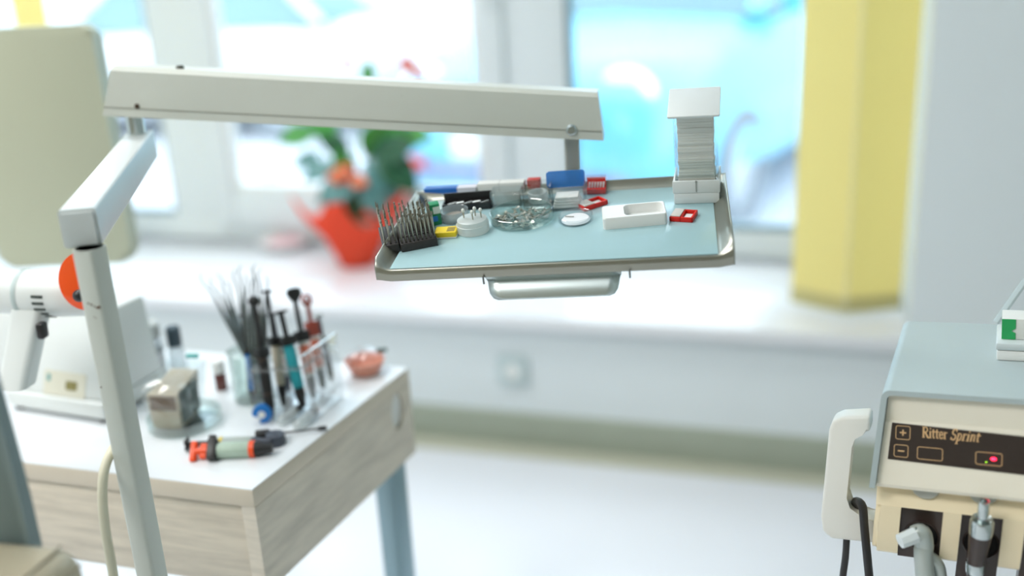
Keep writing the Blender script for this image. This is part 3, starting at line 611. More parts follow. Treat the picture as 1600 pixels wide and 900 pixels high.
# ================================================================== swivel arm that carries the tray
pf = at(140, 391, .93)
arm = thing('swivel_arm', 'white enamelled swivel arm with square pole, link and long beam', 'arm', T3((pf.x, pf.y, 0))); AI = T3((-pf.x, -pf.y, 0))
lf, lb_ = at(124, 358, .925), at(222, 238, 1.285)
lb_.z = lf.z + .012
ld = (lb_ - lf); lu = ld.normalized(); lr = lu.cross(EZ).normalized(); lz = lr.cross(lu)
LKM = AI @ frame(lf, lr, lu, lz); Ln = ld.length
b = NB(); rings = [[LKM @ V((x, y, z)) for x, z in rrect(.034, .037, .003, 3)] for y in (0, Ln + .012)]
ring_face(b, rings); bmesh.ops.bevel(b, geom=[e for e in b.edges if len(e.link_faces) == 2 and any(len(f.verts) > 4 for f in e.link_faces)], offset=.003, segments=2, affect='EDGES'); obj('link', b, ENAMEL, arm)
pz = lf.z - .0175
b = NB()
ring_face(b, [[V((x, y, z)) + V((0, 0, 0)) for x, y in [(v[0] * math.cos(-.3) - v[1] * math.sin(-.3), v[0] * math.sin(-.3) + v[1] * math.cos(-.3)) for v in rrect(.0235, .0235, .004, 3)]] for z in (0, pz)])
po = obj('pole', b, CREAMW, arm)
def poleface(px, py):
    n = V((math.sin(-.3), -math.cos(-.3), 0)); return AI @ (onpl(px, py, V((pf.x, pf.y, 0)) + n * .0118, n)), n
b = NB()
for (x, y, r) in ((138, 474, .0009), (143, 476, .0011), (148, 479, .0008), (152, 481, .0012), (155, 480, .0014), (147, 495, .0005), (150, 497, .0005), (158, 605, .0008)):
    q, n = poleface(x, y); M, _ = axisM(q - n * .0004, q + n * .0004); lathe(b, [(r, 0), (r, .0007)], 8, M)
obj('paint_chip', b, mat('rust', (96, 66, 48), .8), po)
b = NB(); lathe(b, [(.0125, pz - .0015), (.0125, pz)], 20); obj('pole_collar', b, CREAMW, arm)
pin0 = AI @ (lb_ - lu * .012 + lz * .018); BD0 = 1.27
b = NB(); rod(b, pin0, pin0 + V((0, 0, .04)), .0112, None, 24); obj('pivot_pin', b, STEEL, arm)
# beam, section from front to back, ends slanting inwards towards the top
bl, br_ = at(160, 181, 1.235), at(943, 220, 1.18)
bxv = (br_ - bl).normalized(); byv = EZ.cross(bxv).normalized(); bzv = bxv.cross(byv)
BM = AI @ frame(bl, bxv, byv, bzv); BLn = (br_ - bl).length
def bsec(hh, x0, dx): return [BM @ V((x0 + dx * z / .05, y, z * hh / .0505 if z > .011 else z)) for y, z in [(0, 0), (0, .0105), (.0055, .046), (.011, .0505), (.043, .0505), (.0485, .046), (.054, .0105), (.054, 0)]]
b = NB(); ring_face(b, [bsec(.0605, 0, .0145), bsec(.0548, BLn, -.0105)])
bm_o = obj('beam', b, CREAMW, arm, sharp=25)
b = NB(); box(b, (BLn / 2, -.0003, .0108), (BLn - .006, .001, .0008), 0, BM); obj('cover_seam', b, mat('seam_grey', (140, 142, 132), .7), bm_o)
def beamhit(px, py): return AI @ onpl(px, py, bl, byv)
def boltm(c, n, r, h): M, _ = axisM(c, c + n); b = NB(); lathe(b, [(r, -h * .3), (r, h * .4), (r * .7, h), (.0001, h)], 16, M, False); return b
nf = -(BM.to_3x3() @ V((0, 1, 0)))
obj('bolt', boltm(beamhit(214, 166) , nf, .003, .002), mat('bolt_dark', (80, 66, 52), .6, .5), bm_o)
obj('bolt', boltm(beamhit(893, 203), nf, .0066, .0035), STEEL, bm_o)
q = BM @ V((BLn * .155, .02, .0596)); obj('bolt', boltm(q, V((0, 0, 1)), .005, .004), mat('bolt_grey', (96, 98, 92), .5, .5), bm_o)
q = BM @ V((BLn * .607, .0048, .0405)); obj('screw_hole', boltm(q, nf, .0016, .0006), mat('rust', (96, 66, 48)), bm_o)
# tray frame
kxv = lambda v: (RC @ V(v)).normalized()
TY = kxv((252 / F, 796 / F, -1)); TX = kxv((1, .041, .183)); TX = (TX - TY * TX.dot(TY)).normalized(); TZ = TX.cross(TY)
TP = at(865, 407, 1.0); TRAY = frame(TP, TX, TY, TZ); TI = TRAY.inverted()
pt_ = at(893, 219, 1.205)
pb_ = V((pt_.x, pt_.y, (TRAY @ V((.02, .21, -.02))).z - .004))
b = NB(); pp = AI @ pt_; pq_ = AI @ pb_; ring_face(b, [[V((c.x + x, c.y + y, c.z)) for x, y in rrect(.0185, .0185, .003, 3)] for c in (pp + V((0, 0, .01)), pq_)]); obj('drop_post', b, mat('dull_steel', (178, 182, 176), .45, .7, var=.03), arm)
b = NB(); hexa(b, [AI @ (TRAY @ V(p)) for p in ((-.03, .03, -.013), (-.03, .222, -.013), (.06, .222, -.013), (.06, .03, -.013), (-.03, .03, -.005), (-.03, .222, -.005), (.06, .222, -.005), (.06, .03, -.005))], .001); obj('tray_carrier', b, STEEL, arm)

tr = thing('instrument_tray', 'rectangular stainless steel tray with raised rims carried by the swivel arm', 'tray', TRAY)
us = [(-.172 - .015, .0115), (-.172 - .0135, .0118), (-.172 - .009, .0085), (-.172 - .004, .0035), (-.172, .0004), (-.166, 0)] + [(x, 0) for x in (-.1, -.03, .04, .1)] + [(.157, 0), (.163, .0004), (.167, .0035), (.172, .0085), (.1765, .0118), (.178, .0115)]
vs = [(-.0032, -.0128), (-.0031, -.0118), (-.0028, -.006), (-.0024, -.0016), (-.0012, -.0003), (.0008, 0), (.006, 0)] + [(y, 0) for y in (.05, .1, .15)] + [(.18, 0), (.185, .0004), (.188, .004), (.1905, .009), (.192, .0118), (.1935, .0115)]
b = NB(); rings = []
for y, zy in vs:
    row = []
    for x, zx in us:
        f = max(0, min(1, (.006 - y) / .009)); row.append(V((x, y, max(zy, zx) if y > .05 else zy + zx * (1 - .8 * f))))
    rings.append(row)
ring_face(b, rings, False, False); ts = obj('tray_sheet', b, TRAYM, tr, T3((0, 0, -.0012)), sharp=70); so = ts.modifiers.new('t', 'SOLIDIFY'); so.thickness = .0011; so.offset = -1
b = NB(); box(b, (-.0045, .0922, -.0006), (.3335, .1866, .001), .0004); obj('tray_liner', b, mat('liner_teal', (166, 200, 206), .14, var=.02, scale=20, spec=.6), tr)
def tl(px, py): return TI @ onpl(px, py, TP, TZ)                    # tray coordinates of a point on the tray floor
ha, hb_ = tl(752, 420).x, tl(968, 420).x
b = NB(); rings = []
for (y, z, ins) in ((.016, -.0142, 0), (-.0005, -.0146, 0), (.003, -.019, .0008), (.0035, -.0212, .0016), (.0015, -.0228, .0022), (-.003, -.026, .003), (-.007, -.031, .0045), (-.009, -.0355, .008), (-.0095, -.0372, .013)):
    rings.append([V((ha + ins + (hb_ - ha - 2 * ins) * k / 12, y, z)) for k in range(13)])
ring_face(b, rings, False, False); hd_ = obj('pull_handle', b, mat('handle_steel', (206, 216, 216), .36, 1, var=.04, scale=60), tr, sharp=50); so = hd_.modifiers.new('t', 'SOLIDIFY'); so.thickness = .0014
for px, py in ((746, 432), (981, 421)):
    q = tl(px, py); b = NB(); rod(b, (q.x, -.006, -.012), (q.x, -.006, -.02), .001, None, 8); obj('lock_pin', b, DSTEEL, tr)

# ================================================================== things on the tray
def onT(name, label, cat, px, py, rz=0, grp=None, q=None):
    q = q or tl(px, py); return thing(name, label, cat, TRAY @ T3((q.x, q.y, 0)) @ Matrix.Rotation(rz, 4, 'Z'), grp)
def ang2(a, b): d = tl(*b) - tl(*a); return math.atan2(d.y, d.x), d.length
BLK = mat('bur_block_black', (52, 48, 47), .55, var=.25, scale=120, bump=.3); BURS = mat('bur_steel', (186, 182, 168), .38, .85, var=.1); BURD = mat('bur_head', (140, 136, 124), .5, .7)
ang, bwid = ang2((628, 395), (685, 384))
bs = NB(); lathe(bs, [(.0001, 0), (.0008, 0), (.0008, .017), (.0005, .0185), (.0005, .0205)], 8, None, False); shank_me = None
def bur_proto():
    me = []
    for prof in ([(.0006, .0195), (.0009, .021), (.0009, .0235), (.0001, .0245)], [(.0006, .0195), (.0009, .0205), (.0005, .025), (.0001, .0265)], [(.0005, .0195), (.0011, .0203), (.0012, .0212), (.0008, .022), (.0001, .0224)]):
        b = NB(); lathe(b, prof, 8, None, False); m = bpy.data.meshes.new('bur_head'); b.to_mesh(m); b.free(); m.materials.append(BURD); m.shade_smooth(); me.append(m)
    return me
HEADS = bur_proto(); SH = bpy.data.meshes.new('bur_shank'); bs.to_mesh(SH); bs.free(); SH.materials.append(BURS); SH.shade_smooth()
random.seed(5)
def bur_block(label, org, a, w, d, h, nx, ny, burlabel, miss=.1):
    M = TRAY @ T3((org.x, org.y, 0)) @ Matrix.Rotation(a, 4, 'Z'); t = thing('bur_block', label, 'bur block', M, 'black bur blocks')
    b = NB(); box(b, (w / 2, d / 2, h / 2), (w, d, h), .001); bo = obj('block', b, BLK, t)
    b = NB()
    for i in range(nx):
        for j in range(ny): lathe(b, [(.0014, h + .0001), (.0014, h + .0004)], 8, T3((w * (i + .5) / nx, d * (j + .5) / ny, 0)))
    hl = obj('bur_sockets', b, mat('socket_black', (16, 15, 15), .8), bo); hl['kind'] = 'stuff'
    for i in range(nx):
        for j in range(ny):
            if random.random() < miss: continue
            o = thing('dental_bur', burlabel, 'bur', M @ T3((w * (i + .5) / nx, d * (j + .5) / ny, h + .0004 + random.uniform(0, .001))) @ Matrix.Rotation(random.uniform(-.04, .04), 4, 'X') @ Matrix.Rotation(random.uniform(-.04, .04), 4, 'Y'), 'burs standing in black blocks')
            for nm, me in (('shank', SH), ('head', random.choice(HEADS))):
                c = bpy.data.objects.new(nm, me); COL.objects.link(c); c.parent = o; c.scale = (1, 1, random.uniform(.9, 1.25)) if nm == 'shank' else (1, 1, 1)
                if nm == 'shank': zz = c.scale[2]
                else: c.location = (0, 0, .0205 * (zz - 1))
o1 = tl(628, 395); ca_, sa_ = math.cos(ang), math.sin(ang)
def boff(x, y): return V((o1.x + ca_ * x - sa_ * y, o1.y + sa_ * x + ca_ * y, 0))
bur_block('front black bur block with a row of empty holes, nearest the tray front', o1, ang, bwid, .019, .0095, 9, 3, 'thin steel bur standing in the front bur block', .22)
bur_block('narrow black bur block at the left rim of the tray', boff(-.0185, .004), ang, .0175, .058, .0095, 3, 8, 'thin steel bur standing in the left bur block', .06)
bur_block('black bur block packed with burs behind the front block', boff(.001, .0215), ang, bwid, .04, .0095, 8, 5, 'thin steel bur standing in the rear bur block', .04)

# green carton, yellow card box
t = onT('carton', 'small green and white carton standing behind the bur blocks', 'box', 683, 352, ang)
b = NB(); box(b, (0, .006, .0125), (.012, .012, .025), .0006); bo = obj('carton_body', b, mat('green_card', (28, 140, 92), .5, var=.15, scale=200), t)
b = NB(); box(b, (.002, -.0003, .018), (.008, .0008, .008)); obj('print', b, mat('print_white', (220, 235, 230), .6), bo)
b = NB(); box(b, (-.001, -.0003, .008), (.006, .0008, .006)); obj('print', b, BLU, bo)
a, w = ang2((679, 374), (713, 372)); t = onT('yellow_box', 'flat yellow box with grey print in front of the milky bur holder', 'box', 679, 374, a)
b = NB(); box(b, (w / 2, .009, .0042), (w, .018, .006), .0006); bo = obj('lid', b, mat('yellow_card', (246, 214, 40), .45, var=.03), t)
b = NB(); box(b, (w / 2, .009, .0008), (w * 1.02, .0185, .0016), .0003); obj('base', b, WHITE, t)
b = NB()
for k in range(4): box(b, (w * .74, .004 + k * .003, .0073), (w * .36, .0013, .0003))
obj('print', b, mat('print_dark', (90, 90, 92), .6), bo)

def ring_dish(bm, r, h, th=.0012, foot=.001, seg=40, M=None):
    lathe(bm, [(.0001, foot * .2), (r * .94, 0), (r, .0015), (r, h - .0004), (r - th * .5, h), (r - th, h - .0004), (r - th, foot + .001), (.0001, foot)], seg, M, False); return bm
# milky round bur holder
t = onT('bur_holder', 'round milky plastic holder with four white tipped burs', 'holder', 740, 361)
MK = clear('milky_solid', (.95, .97, .96), .04, .2, .3, .82, (.84, .88, .87))
b = NB(); lathe(b, [(.0001, 0), (.017, 0), (.0178, .001), (.0178, .009), (.0168, .0095), (.0165, .0145), (.0155, .0152), (.0001, .0152)], 36, None, False); obj('holder_body', b, MK, t)
b = NB(); lathe(b, [(.0179, .0088), (.0183, .009), (.0183, .0098), (.0179, .01)], 36, None, False); obj('seam_ring', b, MK, t)
WT_ = mat('bur_white', (226, 230, 224), .5)
for k, (x, y) in enumerate(((-.009, .002), (.002, -.004), (.003, .006), (.0105, .001))):
    o = thing('polishing_bur', 'white tipped polishing bur standing in the round milky holder', 'bur', TRAY @ T3((tl(740, 361).x + x, tl(740, 361).y + y, .0154)), 'polishing burs in the round holder')
    b = NB(); lathe(b, [(.0008, 0), (.0008, .007)], 8); obj('shank', b, BURS, o)
    b = NB(); sphere(b, (0, 0, .0085), .0021, (1, 1, 1.2), 12); obj('head', b, WT_, o)
# translucent grey cup
t = onT('cup', 'shallow grey translucent cup between green carton and milky holder', 'cup', 711, 343)
b = NB(); ring_dish(b, .0165, .0125); obj('cup_body', b, clear('grey_cup', (.8, .84, .86), .06, .3, .1, .35, (.6, .66, .68)), t)
b = NB(); lathe(b, [(.0148, .003), (.014, .0045), (.0001, .005)], 24, None, False); obj('residue', b, mat('powder_grey', (150, 146, 138), .9), t)
# black case with raised lid
a, w = ang2((692, 333), (768, 328)); t = onT('black_case', 'long black case with lid up behind the grey cup', 'case', 692, 331, a)
b = NB()
for c, s in (((w / 2, .008, .001), (w, .016, .002)), ((w / 2, .0008, .004), (w, .0016, .008)), ((w / 2, .0152, .004), (w, .0016, .008)), ((.0008, .008, .004), (.0016, .016, .008)), ((w - .0008, .008, .004), (.0016, .016, .008))): box(b, c, s)
obj('case_base', b, BLACK, t)
b = NB(); box(b, (w / 2, .0175, .009), (w, .0022, .014), .0006); obj('case_lid', b, BLACK, t)
b = NB()
for k in range(5): rod(b, (w * (.1 + .17 * k), .006 + .003 * (k % 2), .0055), (w * (.1 + .17 * k) + .009, .009, .0065), .0014, None, 8)
obj('metal_bits', b, INS, t)['kind'] = 'stuff'
# cartons along the back rim
a, w = ang2((664, 311), (744, 308)); t = onT('long_carton', 'blue and white long carton lying along the back rim', 'box', 664, 312, a)
b = NB(); box(b, (w * .5, .006, .0065), (w, .011, .013), .0006); bo = obj('carton_body', b, mat('card_blue', (26, 98, 180), .45, var=.05), t)
b = NB(); box(b, (w * .83, .006, .0066), (w * .36, .0113, .0133)); obj('white_wrap', b, mat('card_lilac', (222, 220, 228), .5), bo)
b = NB(); box(b, (w * .83, .0058, .0022), (w * .362, .0116, .0022)); obj('pink_stripe', b, mat('card_pink', (226, 160, 150), .5), bo)
b = NB()
for k in range(8): box(b, (w * (.06 + .075 * k), .0002, .0035), (w * .045, .0006, .0036 + .001 * (k % 3)))
obj('lettering', b, mat('print_pale', (170, 214, 240), .5), bo)
a, w = ang2((747, 306), (820, 303)); t = onT('long_carton', 'plain white long carton lying along the back rim behind the glass dish', 'box', 747, 308, a)
b = NB(); box(b, (w * .5, .007, .008), (w, .012, .016), .0006); bo = obj('carton_body', b, PAPER, t)
b = NB(); box(b, (w * .47, .007, .0081), (.0006, .0123, .0163)); obj('flap_seam', b, mat('seam_card', (180, 184, 182), .7), bo)
t = onT('small_red_box', 'tiny brick red box between white carton and blue lid', 'box', 835, 303, a)
b = NB(); box(b, (0, .006, .0085), (.0155, .01, .017), .0006); bo = obj('box_body', b, mat('red_card', (190, 56, 44), .5, var=.1), t)
b = NB()
for k in range(3): box(b, (0, .0008, .012 + k * .0018), (.012, .0006, .0006))
obj('print', b, mat('print_rose', (226, 150, 140), .5), bo)
# clear boxes
def open_box(bm, w, d, h, th=.001):
    for c, s in (((w / 2, d / 2, th / 2), (w, d, th)), ((w / 2, th / 2, h / 2), (w, th, h)), ((w / 2, d - th / 2, h / 2), (w, th, h)), ((th / 2, d / 2, h / 2), (th, d, h)), ((w - th / 2, d / 2, h / 2), (th, d, h))): box(bm, c, s)
    return bm
CB2 = clear('box_styrene', (.95, .97, .98), .08, .35)
a, w = ang2((768, 328), (815, 326)); t = onT('clear_box', 'low clear box with grey film strips behind the left of the glass dish', 'box', 768, 324, a)
obj('box_body', open_box(NB(), w, .02, .018), CB2, t); b = NB()
for k in range(4): box(b, (w / 2, .005 + k * .0032, .007), (w * .85, .0006, .011))
obj('film_strips', b, mat('film_grey', (186, 190, 184), .5), t)['kind'] = 'stuff'
a, w = ang2((818, 324), (861, 322)); t = onT('clear_box', 'clear box with a milky cup inside behind the right of the glass dish', 'box', 818, 323, a)
obj('box_body', open_box(NB(), w, .022, .024), CB2, t); b = NB(); ring_dish(b, .011, .012, M=T3((w / 2, .0115, .0015))); obj('inner_cup', b, MK, t)
a, w = ang2((860, 331), (914, 328)); t = onT('lidded_box', 'clear box of white pads with its blue lid flipped open', 'box', 860, 331, a)
obj('box_body', open_box(NB(), w, .03, .026), CB2, t)
b = NB()
for k in range(4): box(b, (w * .48, .015, .003 + k * .0032), (w * .82 - k * .002, .022 - .001 * k, .0028), .0005)
obj('white_pads', b, mat('pad_white', (232, 230, 224), .8), t)
b = NB(); prism(b, rrect(w * 1.12, .019, .003, 3, w / 2 - .003, .0095), frame(V((0, .034, .0155)), V((1, 0, 0)), V((0, .35, .94)).normalized(), V((0, -.94, .35)).normalized()), .009, .001); obj('blue_lid', b, clear('blue_lid', (.25, .55, .9), .08, .4, .08, .55, (.08, .34, .72)), t)
# red pin box
a, w = ang2((917, 303), (946, 302)); t = onT('pin_box', 'small red box with a row of white pins under a clear cover', 'box', 917, 304, a)
b = NB(); box(b, (w / 2, .006, .003), (w, .012, .006), .0005); box(b, (w / 2, .011, .0095), (w, .002, .014)); obj('box_body', b, RED, t)
for k in range(6):
    b = NB(); rod(b, (w * (.12 + .15 * k), .006, .006), (w * (.12 + .15 * k) + .001, .007, .0125), .0011, None, 8); obj('pin', b, WHITE, t)
b = NB(); box(b, (w / 2, .0065, .0095), (w * 1.12, .016, .019)); obj('clear_cover', b, CB2, t)
# glass petri dish with steel bits
t = onT('petri_dish', 'round glass dish heaped with small steel bands in the middle of the tray', 'dish', 816, 343)
b = NB(); ring_dish(b, .0355, .0115, .0016, .0014, 56); obj('dish', b, clear('petri_glass', (.9, .975, .96), .08, .75), t)
random.seed(11); b = NB()
for k in range(70):
    r = .029 * math.sqrt(random.random()); a0 = random.uniform(0, 6.28); L = random.uniform(.007, .017); M = T3((r * math.cos(a0), r * math.sin(a0), .0025 + random.uniform(0, .0045) * (1 - r / .04))) @ Matrix.Rotation(random.uniform(0, 3.14), 4, 'Z') @ Matrix.Rotation(random.uniform(-.35, .35), 4, 'X')
    cur = random.uniform(.1, .5); hw = random.uniform(.0009, .0018)
    ring_face(b, [[M @ V((L * (s - .5), -hw, cur * L * (s - .5) ** 2)), M @ V((L * (s - .5), hw, cur * L * (s - .5) ** 2))] for s in (0, .25, .5, .75, 1)], False, False)
st_ = tag(obj('steel_bands', b, mat('band_steel', (190, 188, 176), .25, 1, var=.1), None, TRAY @ T3((tl(816, 343).x, tl(816, 343).y, 0))), 'heap of small curved steel bands inside the round glass dish', 'steel bands', None, 'stuff')
# small clear dish
t = onT('small_dish', 'small clear dish with white cement right of the large glass dish', 'dish', 900, 345)
b = NB(); ring_dish(b, .0193, .0075); obj('dish', b, CB2, t)
b = NB(); lathe(b, [(.016, .0015), (.014, .0035), (.0001, .004)], 28, None, False); obj('cement', b, mat('cement_white', (232, 236, 240), .6), t)
b = NB(); rod(b, (-.012, .004, .0045), (-.002, .001, .0048), .0006, None, 6); obj('needle', b, DSTEEL, t)
# white compartment box
a, w = ang2((943, 359), (1043, 350)); t = onT('compartment_box', 'white plastic box with a rounded recess holding metal bits', 'box', 943, 359.5, a)
hbx = .0128; dbx = .036; n = 40
outer = rrect(w, dbx, .0035, 9, w / 2, dbx / 2); inner = rrect(w * .62, dbx * .84, .007, 9, w * .655, dbx * .51)
inner2 = [((x - w * .64) * .94 + w * .64, (y - dbx * .52) * .9 + dbx * .52) for x, y in inner]
z3 = lambda L, z: [V((x, y, z)) for x, y in L]
o_in = rrect(w - .0015, dbx - .0015, .003, 9, w / 2, dbx / 2)
b = NB(); vs_ = ring_face(b, [z3(outer, 0), z3(outer, hbx - .001), z3(o_in, hbx), z3(inner, hbx), z3(inner2, .003)], True, False); b.faces.new(vs_[-1]); b.faces.new(list(reversed(vs_[0]))); obj('box_body', b, WHITE, t)
for k, (x, y, L) in enumerate(((.5, .36, .006), (.56, .4, .005), (.68, .42, .008), (.75, .46, .009), (.8, .42, .007))):
    b = NB(); rod(b, (w * x, dbx * y, .0042), (w * x + L, dbx * y + .0012, .0044), .0009, None, 8); o = tag(obj('metal_bit', b, DSTEEL, None, t.matrix_world.copy()), 'tiny dark metal rod lying in the recess of the white box', 'metal bit', 'metal bits in the white box')
# red frames
def red_frame(label, c1, c2, dep, px, py):
    a, w = ang2(c1, c2); t = onT('red_frame', label, 'frame', px, py, a); b = NB(); h = .0052; th = .0022
    for c, s in (((w / 2, th / 2, h / 2), (w, th, h)), ((w / 2, dep - th / 2, h / 2), (w, th, h)), ((th / 2, dep / 2, h / 2), (th, dep, h)), ((w - th / 2, dep / 2, h / 2), (th, dep, h)), ((w * .46, dep / 2, h / 2), (th, dep, h))): box(b, c, s, .0004)
    obj('frame_body', b, RED, t)
    b = NB(); box(b, (w * .24, dep / 2, h + .0006), (w * .42, dep * .9, .0012), .0003); obj('card_insert', b, mat('card_grey', (206, 202, 196), .7), t)
    b = NB(); box(b, (w * .72, dep * .52, .0015), (w * .34, dep * .5, .002), .0003); obj('white_insert', b, WHITE, t)
red_frame('small red two part frame at the right of the white box', (1045, 345), (1081, 347), .023, 1046, 346)
red_frame('small red frame tilted between clear dish and white box', (908, 328), (944, 316), .018, 914, 331)
# paper dispenser
a, w = ang2((1053, 319), (1125, 317)); t = onT('paper_dispenser', 'tall clear dispenser with white base, sloping lid and stacked paper', 'dispenser', 1053, 319, a)
DISP = mat('dispenser_white', (222, 228, 228), .45, var=.01); dd = .045
b = NB(); box(b, (w / 2, dd / 2, .0065), (w - .001, dd, .013), .0008); obj('base_lower', b, DISP, t)
b = NB(); box(b, (w / 2, .001, .0195), (w + .001, .003, .014), .0006); box(b, (.001, dd / 2, .0195), (.002, dd, .014), .0004); box(b, (w - .001, dd / 2, .0195), (.002, dd, .014), .0004); bu = obj('base_upper', b, DISP, t)
b = NB(); box(b, (w / 2, -.0008, .02), (.0012, .0006, .012)); sphere(b, (w / 2, -.0008, .0258), .0013, (1, .5, 1), 10); obj('front_notch', b, mat('notch_grey', (150, 156, 152), .6), bu)
HC = .098
b = NB()
for x in (.003, w - .003): box(b, (x, dd / 2, (HC + .013) / 2), (.0015, dd - .006, HC - .013))
box(b, (w / 2, .004, (HC + .028) / 2), (w - .006, .0012, HC - .028)); obj('clear_column', b, ACRYL, t)
b = NB(); random.seed(2)
for k in range(27): box(b, (w / 2 + random.uniform(-.0006, .0006) , dd / 2 + .002 + random.uniform(-.001, .001), .014 + k * .003 + .0013), (w * (.76 if k > 4 else .8), dd * .66, .003), .0005)
pp_ = tag(obj('paper_stack', b, mat('paper_fold', (240, 240, 232), .85, var=.03), None, t.matrix_world.copy()), 'stack of folded white paper inside the clear dispenser', 'paper stack', None, 'stuff')
b = NB(); prism(b, rrect(w * 1.1, .05, .0015, 2, 0, .025), T3((w / 2, -.004, HC)) @ Matrix.Rotation(math.radians(20), 4, 'X'), .0028, .0006); obj('lid', b, DISP, t)
b = NB(); prism(b, [(0, 0), (.044, 0), (.044, .0155)], frame(V((.004, .0005, HC - .0005)), V((0, 1, 0)), EZ, V((1, 0, 0))), .0015); prism(b, [(0, 0), (.044, 0), (.044, .0155)], frame(V((w - .0055, .0005, HC - .0005)), V((0, 1, 0)), EZ, V((1, 0, 0))), .0015); obj('lid_cheek', b, ACRYL, t)

# ================================================================== delivery console at the right
KX = kxv((3110, -92, 1555)); KY = kxv((850, 550, -1555)); KY = (KY - KX * KX.dot(KY)).normalized(); KZ = KX.cross(KY)
K0 = at(1389, 615, 1.0); KM = frame(K0, KX, KY, KZ); KI = KM.inverted()
def ky(px, py, y): return KI @ onpl(px, py, KM @ V((0, y, 0)), KY)
def kz_(px, py, z): return KI @ onpl(px, py, KM @ V((0, 0, z)), KZ)
un = thing('dental_unit', 'cream and grey dental delivery console with black control strip', 'dental unit', KM)
XW = .34; TA = .03 / .088
b = NB(); r = .009; arc = [(-.0065 + r - r * math.cos(math.radians(t)), .0065 - r + r * math.sin(math.radians(t))) for t in (0, 22, 45, 68, 90)]
arc2 = [(x + .0055 - (x + .0065) * .0, z - .0055) for x, z in arc]
outp = [(-.0065, -.088)] + arc + [(XW + .006, .0065), (XW + .006, -.088)]; inp = [(-.001, -.088)] + [(-.001 + (x + .0065) * .5, (z - .0065) * .5 + .001) for x, z in arc] + [(XW, .001), (XW, -.088)]
poly = outp + list(reversed(inp))
front = [V((x - .009 * min(0, z) / -.088 * (1 if x < .1 else 0), -.007 + TA * min(0, z), z)) for x, z in poly]; back = [V((x, .205, z)) for x, z in poly]
ring_face(b, [front, back]); obj('hood', b, GREYSH, un, sharp=30)
# fascia (profile y,z) - wider at the bottom
def xl(z): return -.0095 * min(1, max(0, -z / .088))
fp = [(0, .0005), (-.0045, -.026), (-.0075, -.028), (-.029, -.086), (-.028, -.09), (-.022, -.092), (.03, -.092), (.03, .0005)]
b = NB(); ring_face(b, [[V((xl(z), y, z)) for y, z in fp], [V((XW - .001, y, z)) for y, z in fp]]); fa = obj('fascia', b, CREAM2, un, sharp=20)
b = NB(); box(b, (XW / 2, .117, -.085), (XW - .004, .17, .165)); obj('body_core', b, CREAM, un)
fpn = V((0, -.058, .0215)).normalized(); fp0 = V((0, -.0075, -.028))
def fh(px, py): return KI @ onpl(px, py, KM @ fp0, KM.to_3x3() @ fpn)
FV = V((0, -.0215, -.058)).normalized()                       # down the slope
def f2(px, py): q = fh(px, py) - fp0; return q.x, -q.dot(FV)
FM = frame(fp0, V((1, 0, 0)), -FV, fpn)                           # x right, y up the slope
c1, c2 = f2(1394, 660), f2(1387, 717); c3 = f2(1599, 682); c4 = f2(1599, 742)
ex_ = lambda p, q: (XW - .02, p[1] + (q[1] - p[1]) * (XW - .02 - p[0]) / (q[0] - p[0]))
b = NB(); prism(b, [c2, ex_(c2, c4), ex_(c1, c3), c1], FM @ T3((0, 0, -.0005)), .0011); ds = obj('control_strip', b, mat('strip_brown', (52, 42, 38), .35, var=.12, scale=300), un)
GOLD = mat('gold_print', (224, 184, 134), .5)
FP = FM @ T3((0, 0, .0007))
def ribbon(bm, pts, w):
    P = [V((x, y, 0)) for x, y in pts]; L = []; R_ = []
    for i, p in enumerate(P):
        d = (P[min(i + 1, len(P) - 1)] - P[max(i - 1, 0)]).normalized(); n = V((-d.y, d.x, 0)); ww = w[i] if isinstance(w, (list, tuple)) else w
        L.append(p + n * ww / 2); R_.append(p - n * ww / 2)
    for i in range(len(P) - 1):
        vs = [bm.verts.new(FP @ (q + V((0, 0, h)))) for h in (0, .0003) for q in (L[i], R_[i], R_[i + 1], L[i + 1])]
        for f in ((4, 5, 6, 7), (0, 1, 5, 4), (1, 2, 6, 5), (2, 3, 7, 6), (3, 0, 4, 7)): bm.faces.new([vs[j] for j in f])
def frame_rr(bm, px, py, w, h, r=.0022, th=.0006):
    x, y = f2(px, py); o = rrect(w, h, r, 5, x, y); i = rrect(w - 2 * th, h - 2 * th, max(.0005, r - th), 5, x, y)
    ring_face(bm, [[FP @ V((*p, 0)) for p in o], [FP @ V((*p, .0003)) for p in o], [FP @ V((*p, .0003)) for p in i], [FP @ V((*p, 0)) for p in i]], True, False, True)
for nm, px, py, w, h in (('plus_key', 1411, 676, .0138, .0138), ('minus_key', 1408, 704.5, .0135, .0125), ('indicator_window', 1453, 709, .0235, .0125), ('indicator_window', 1545, 717, .0235, .0125)):
    b = NB(); frame_rr(b, px, py, w, h)
    x, y = f2(px, py)
    if nm == 'plus_key': ribbon(b, [(x - .003, y), (x + .003, y)], .0013); ribbon(b, [(x, y - .003), (x, y + .003)], .0013)
    if nm == 'minus_key': ribbon(b, [(x - .003, y), (x + .003, y)], .0013)
    obj(nm, b, GOLD, ds)
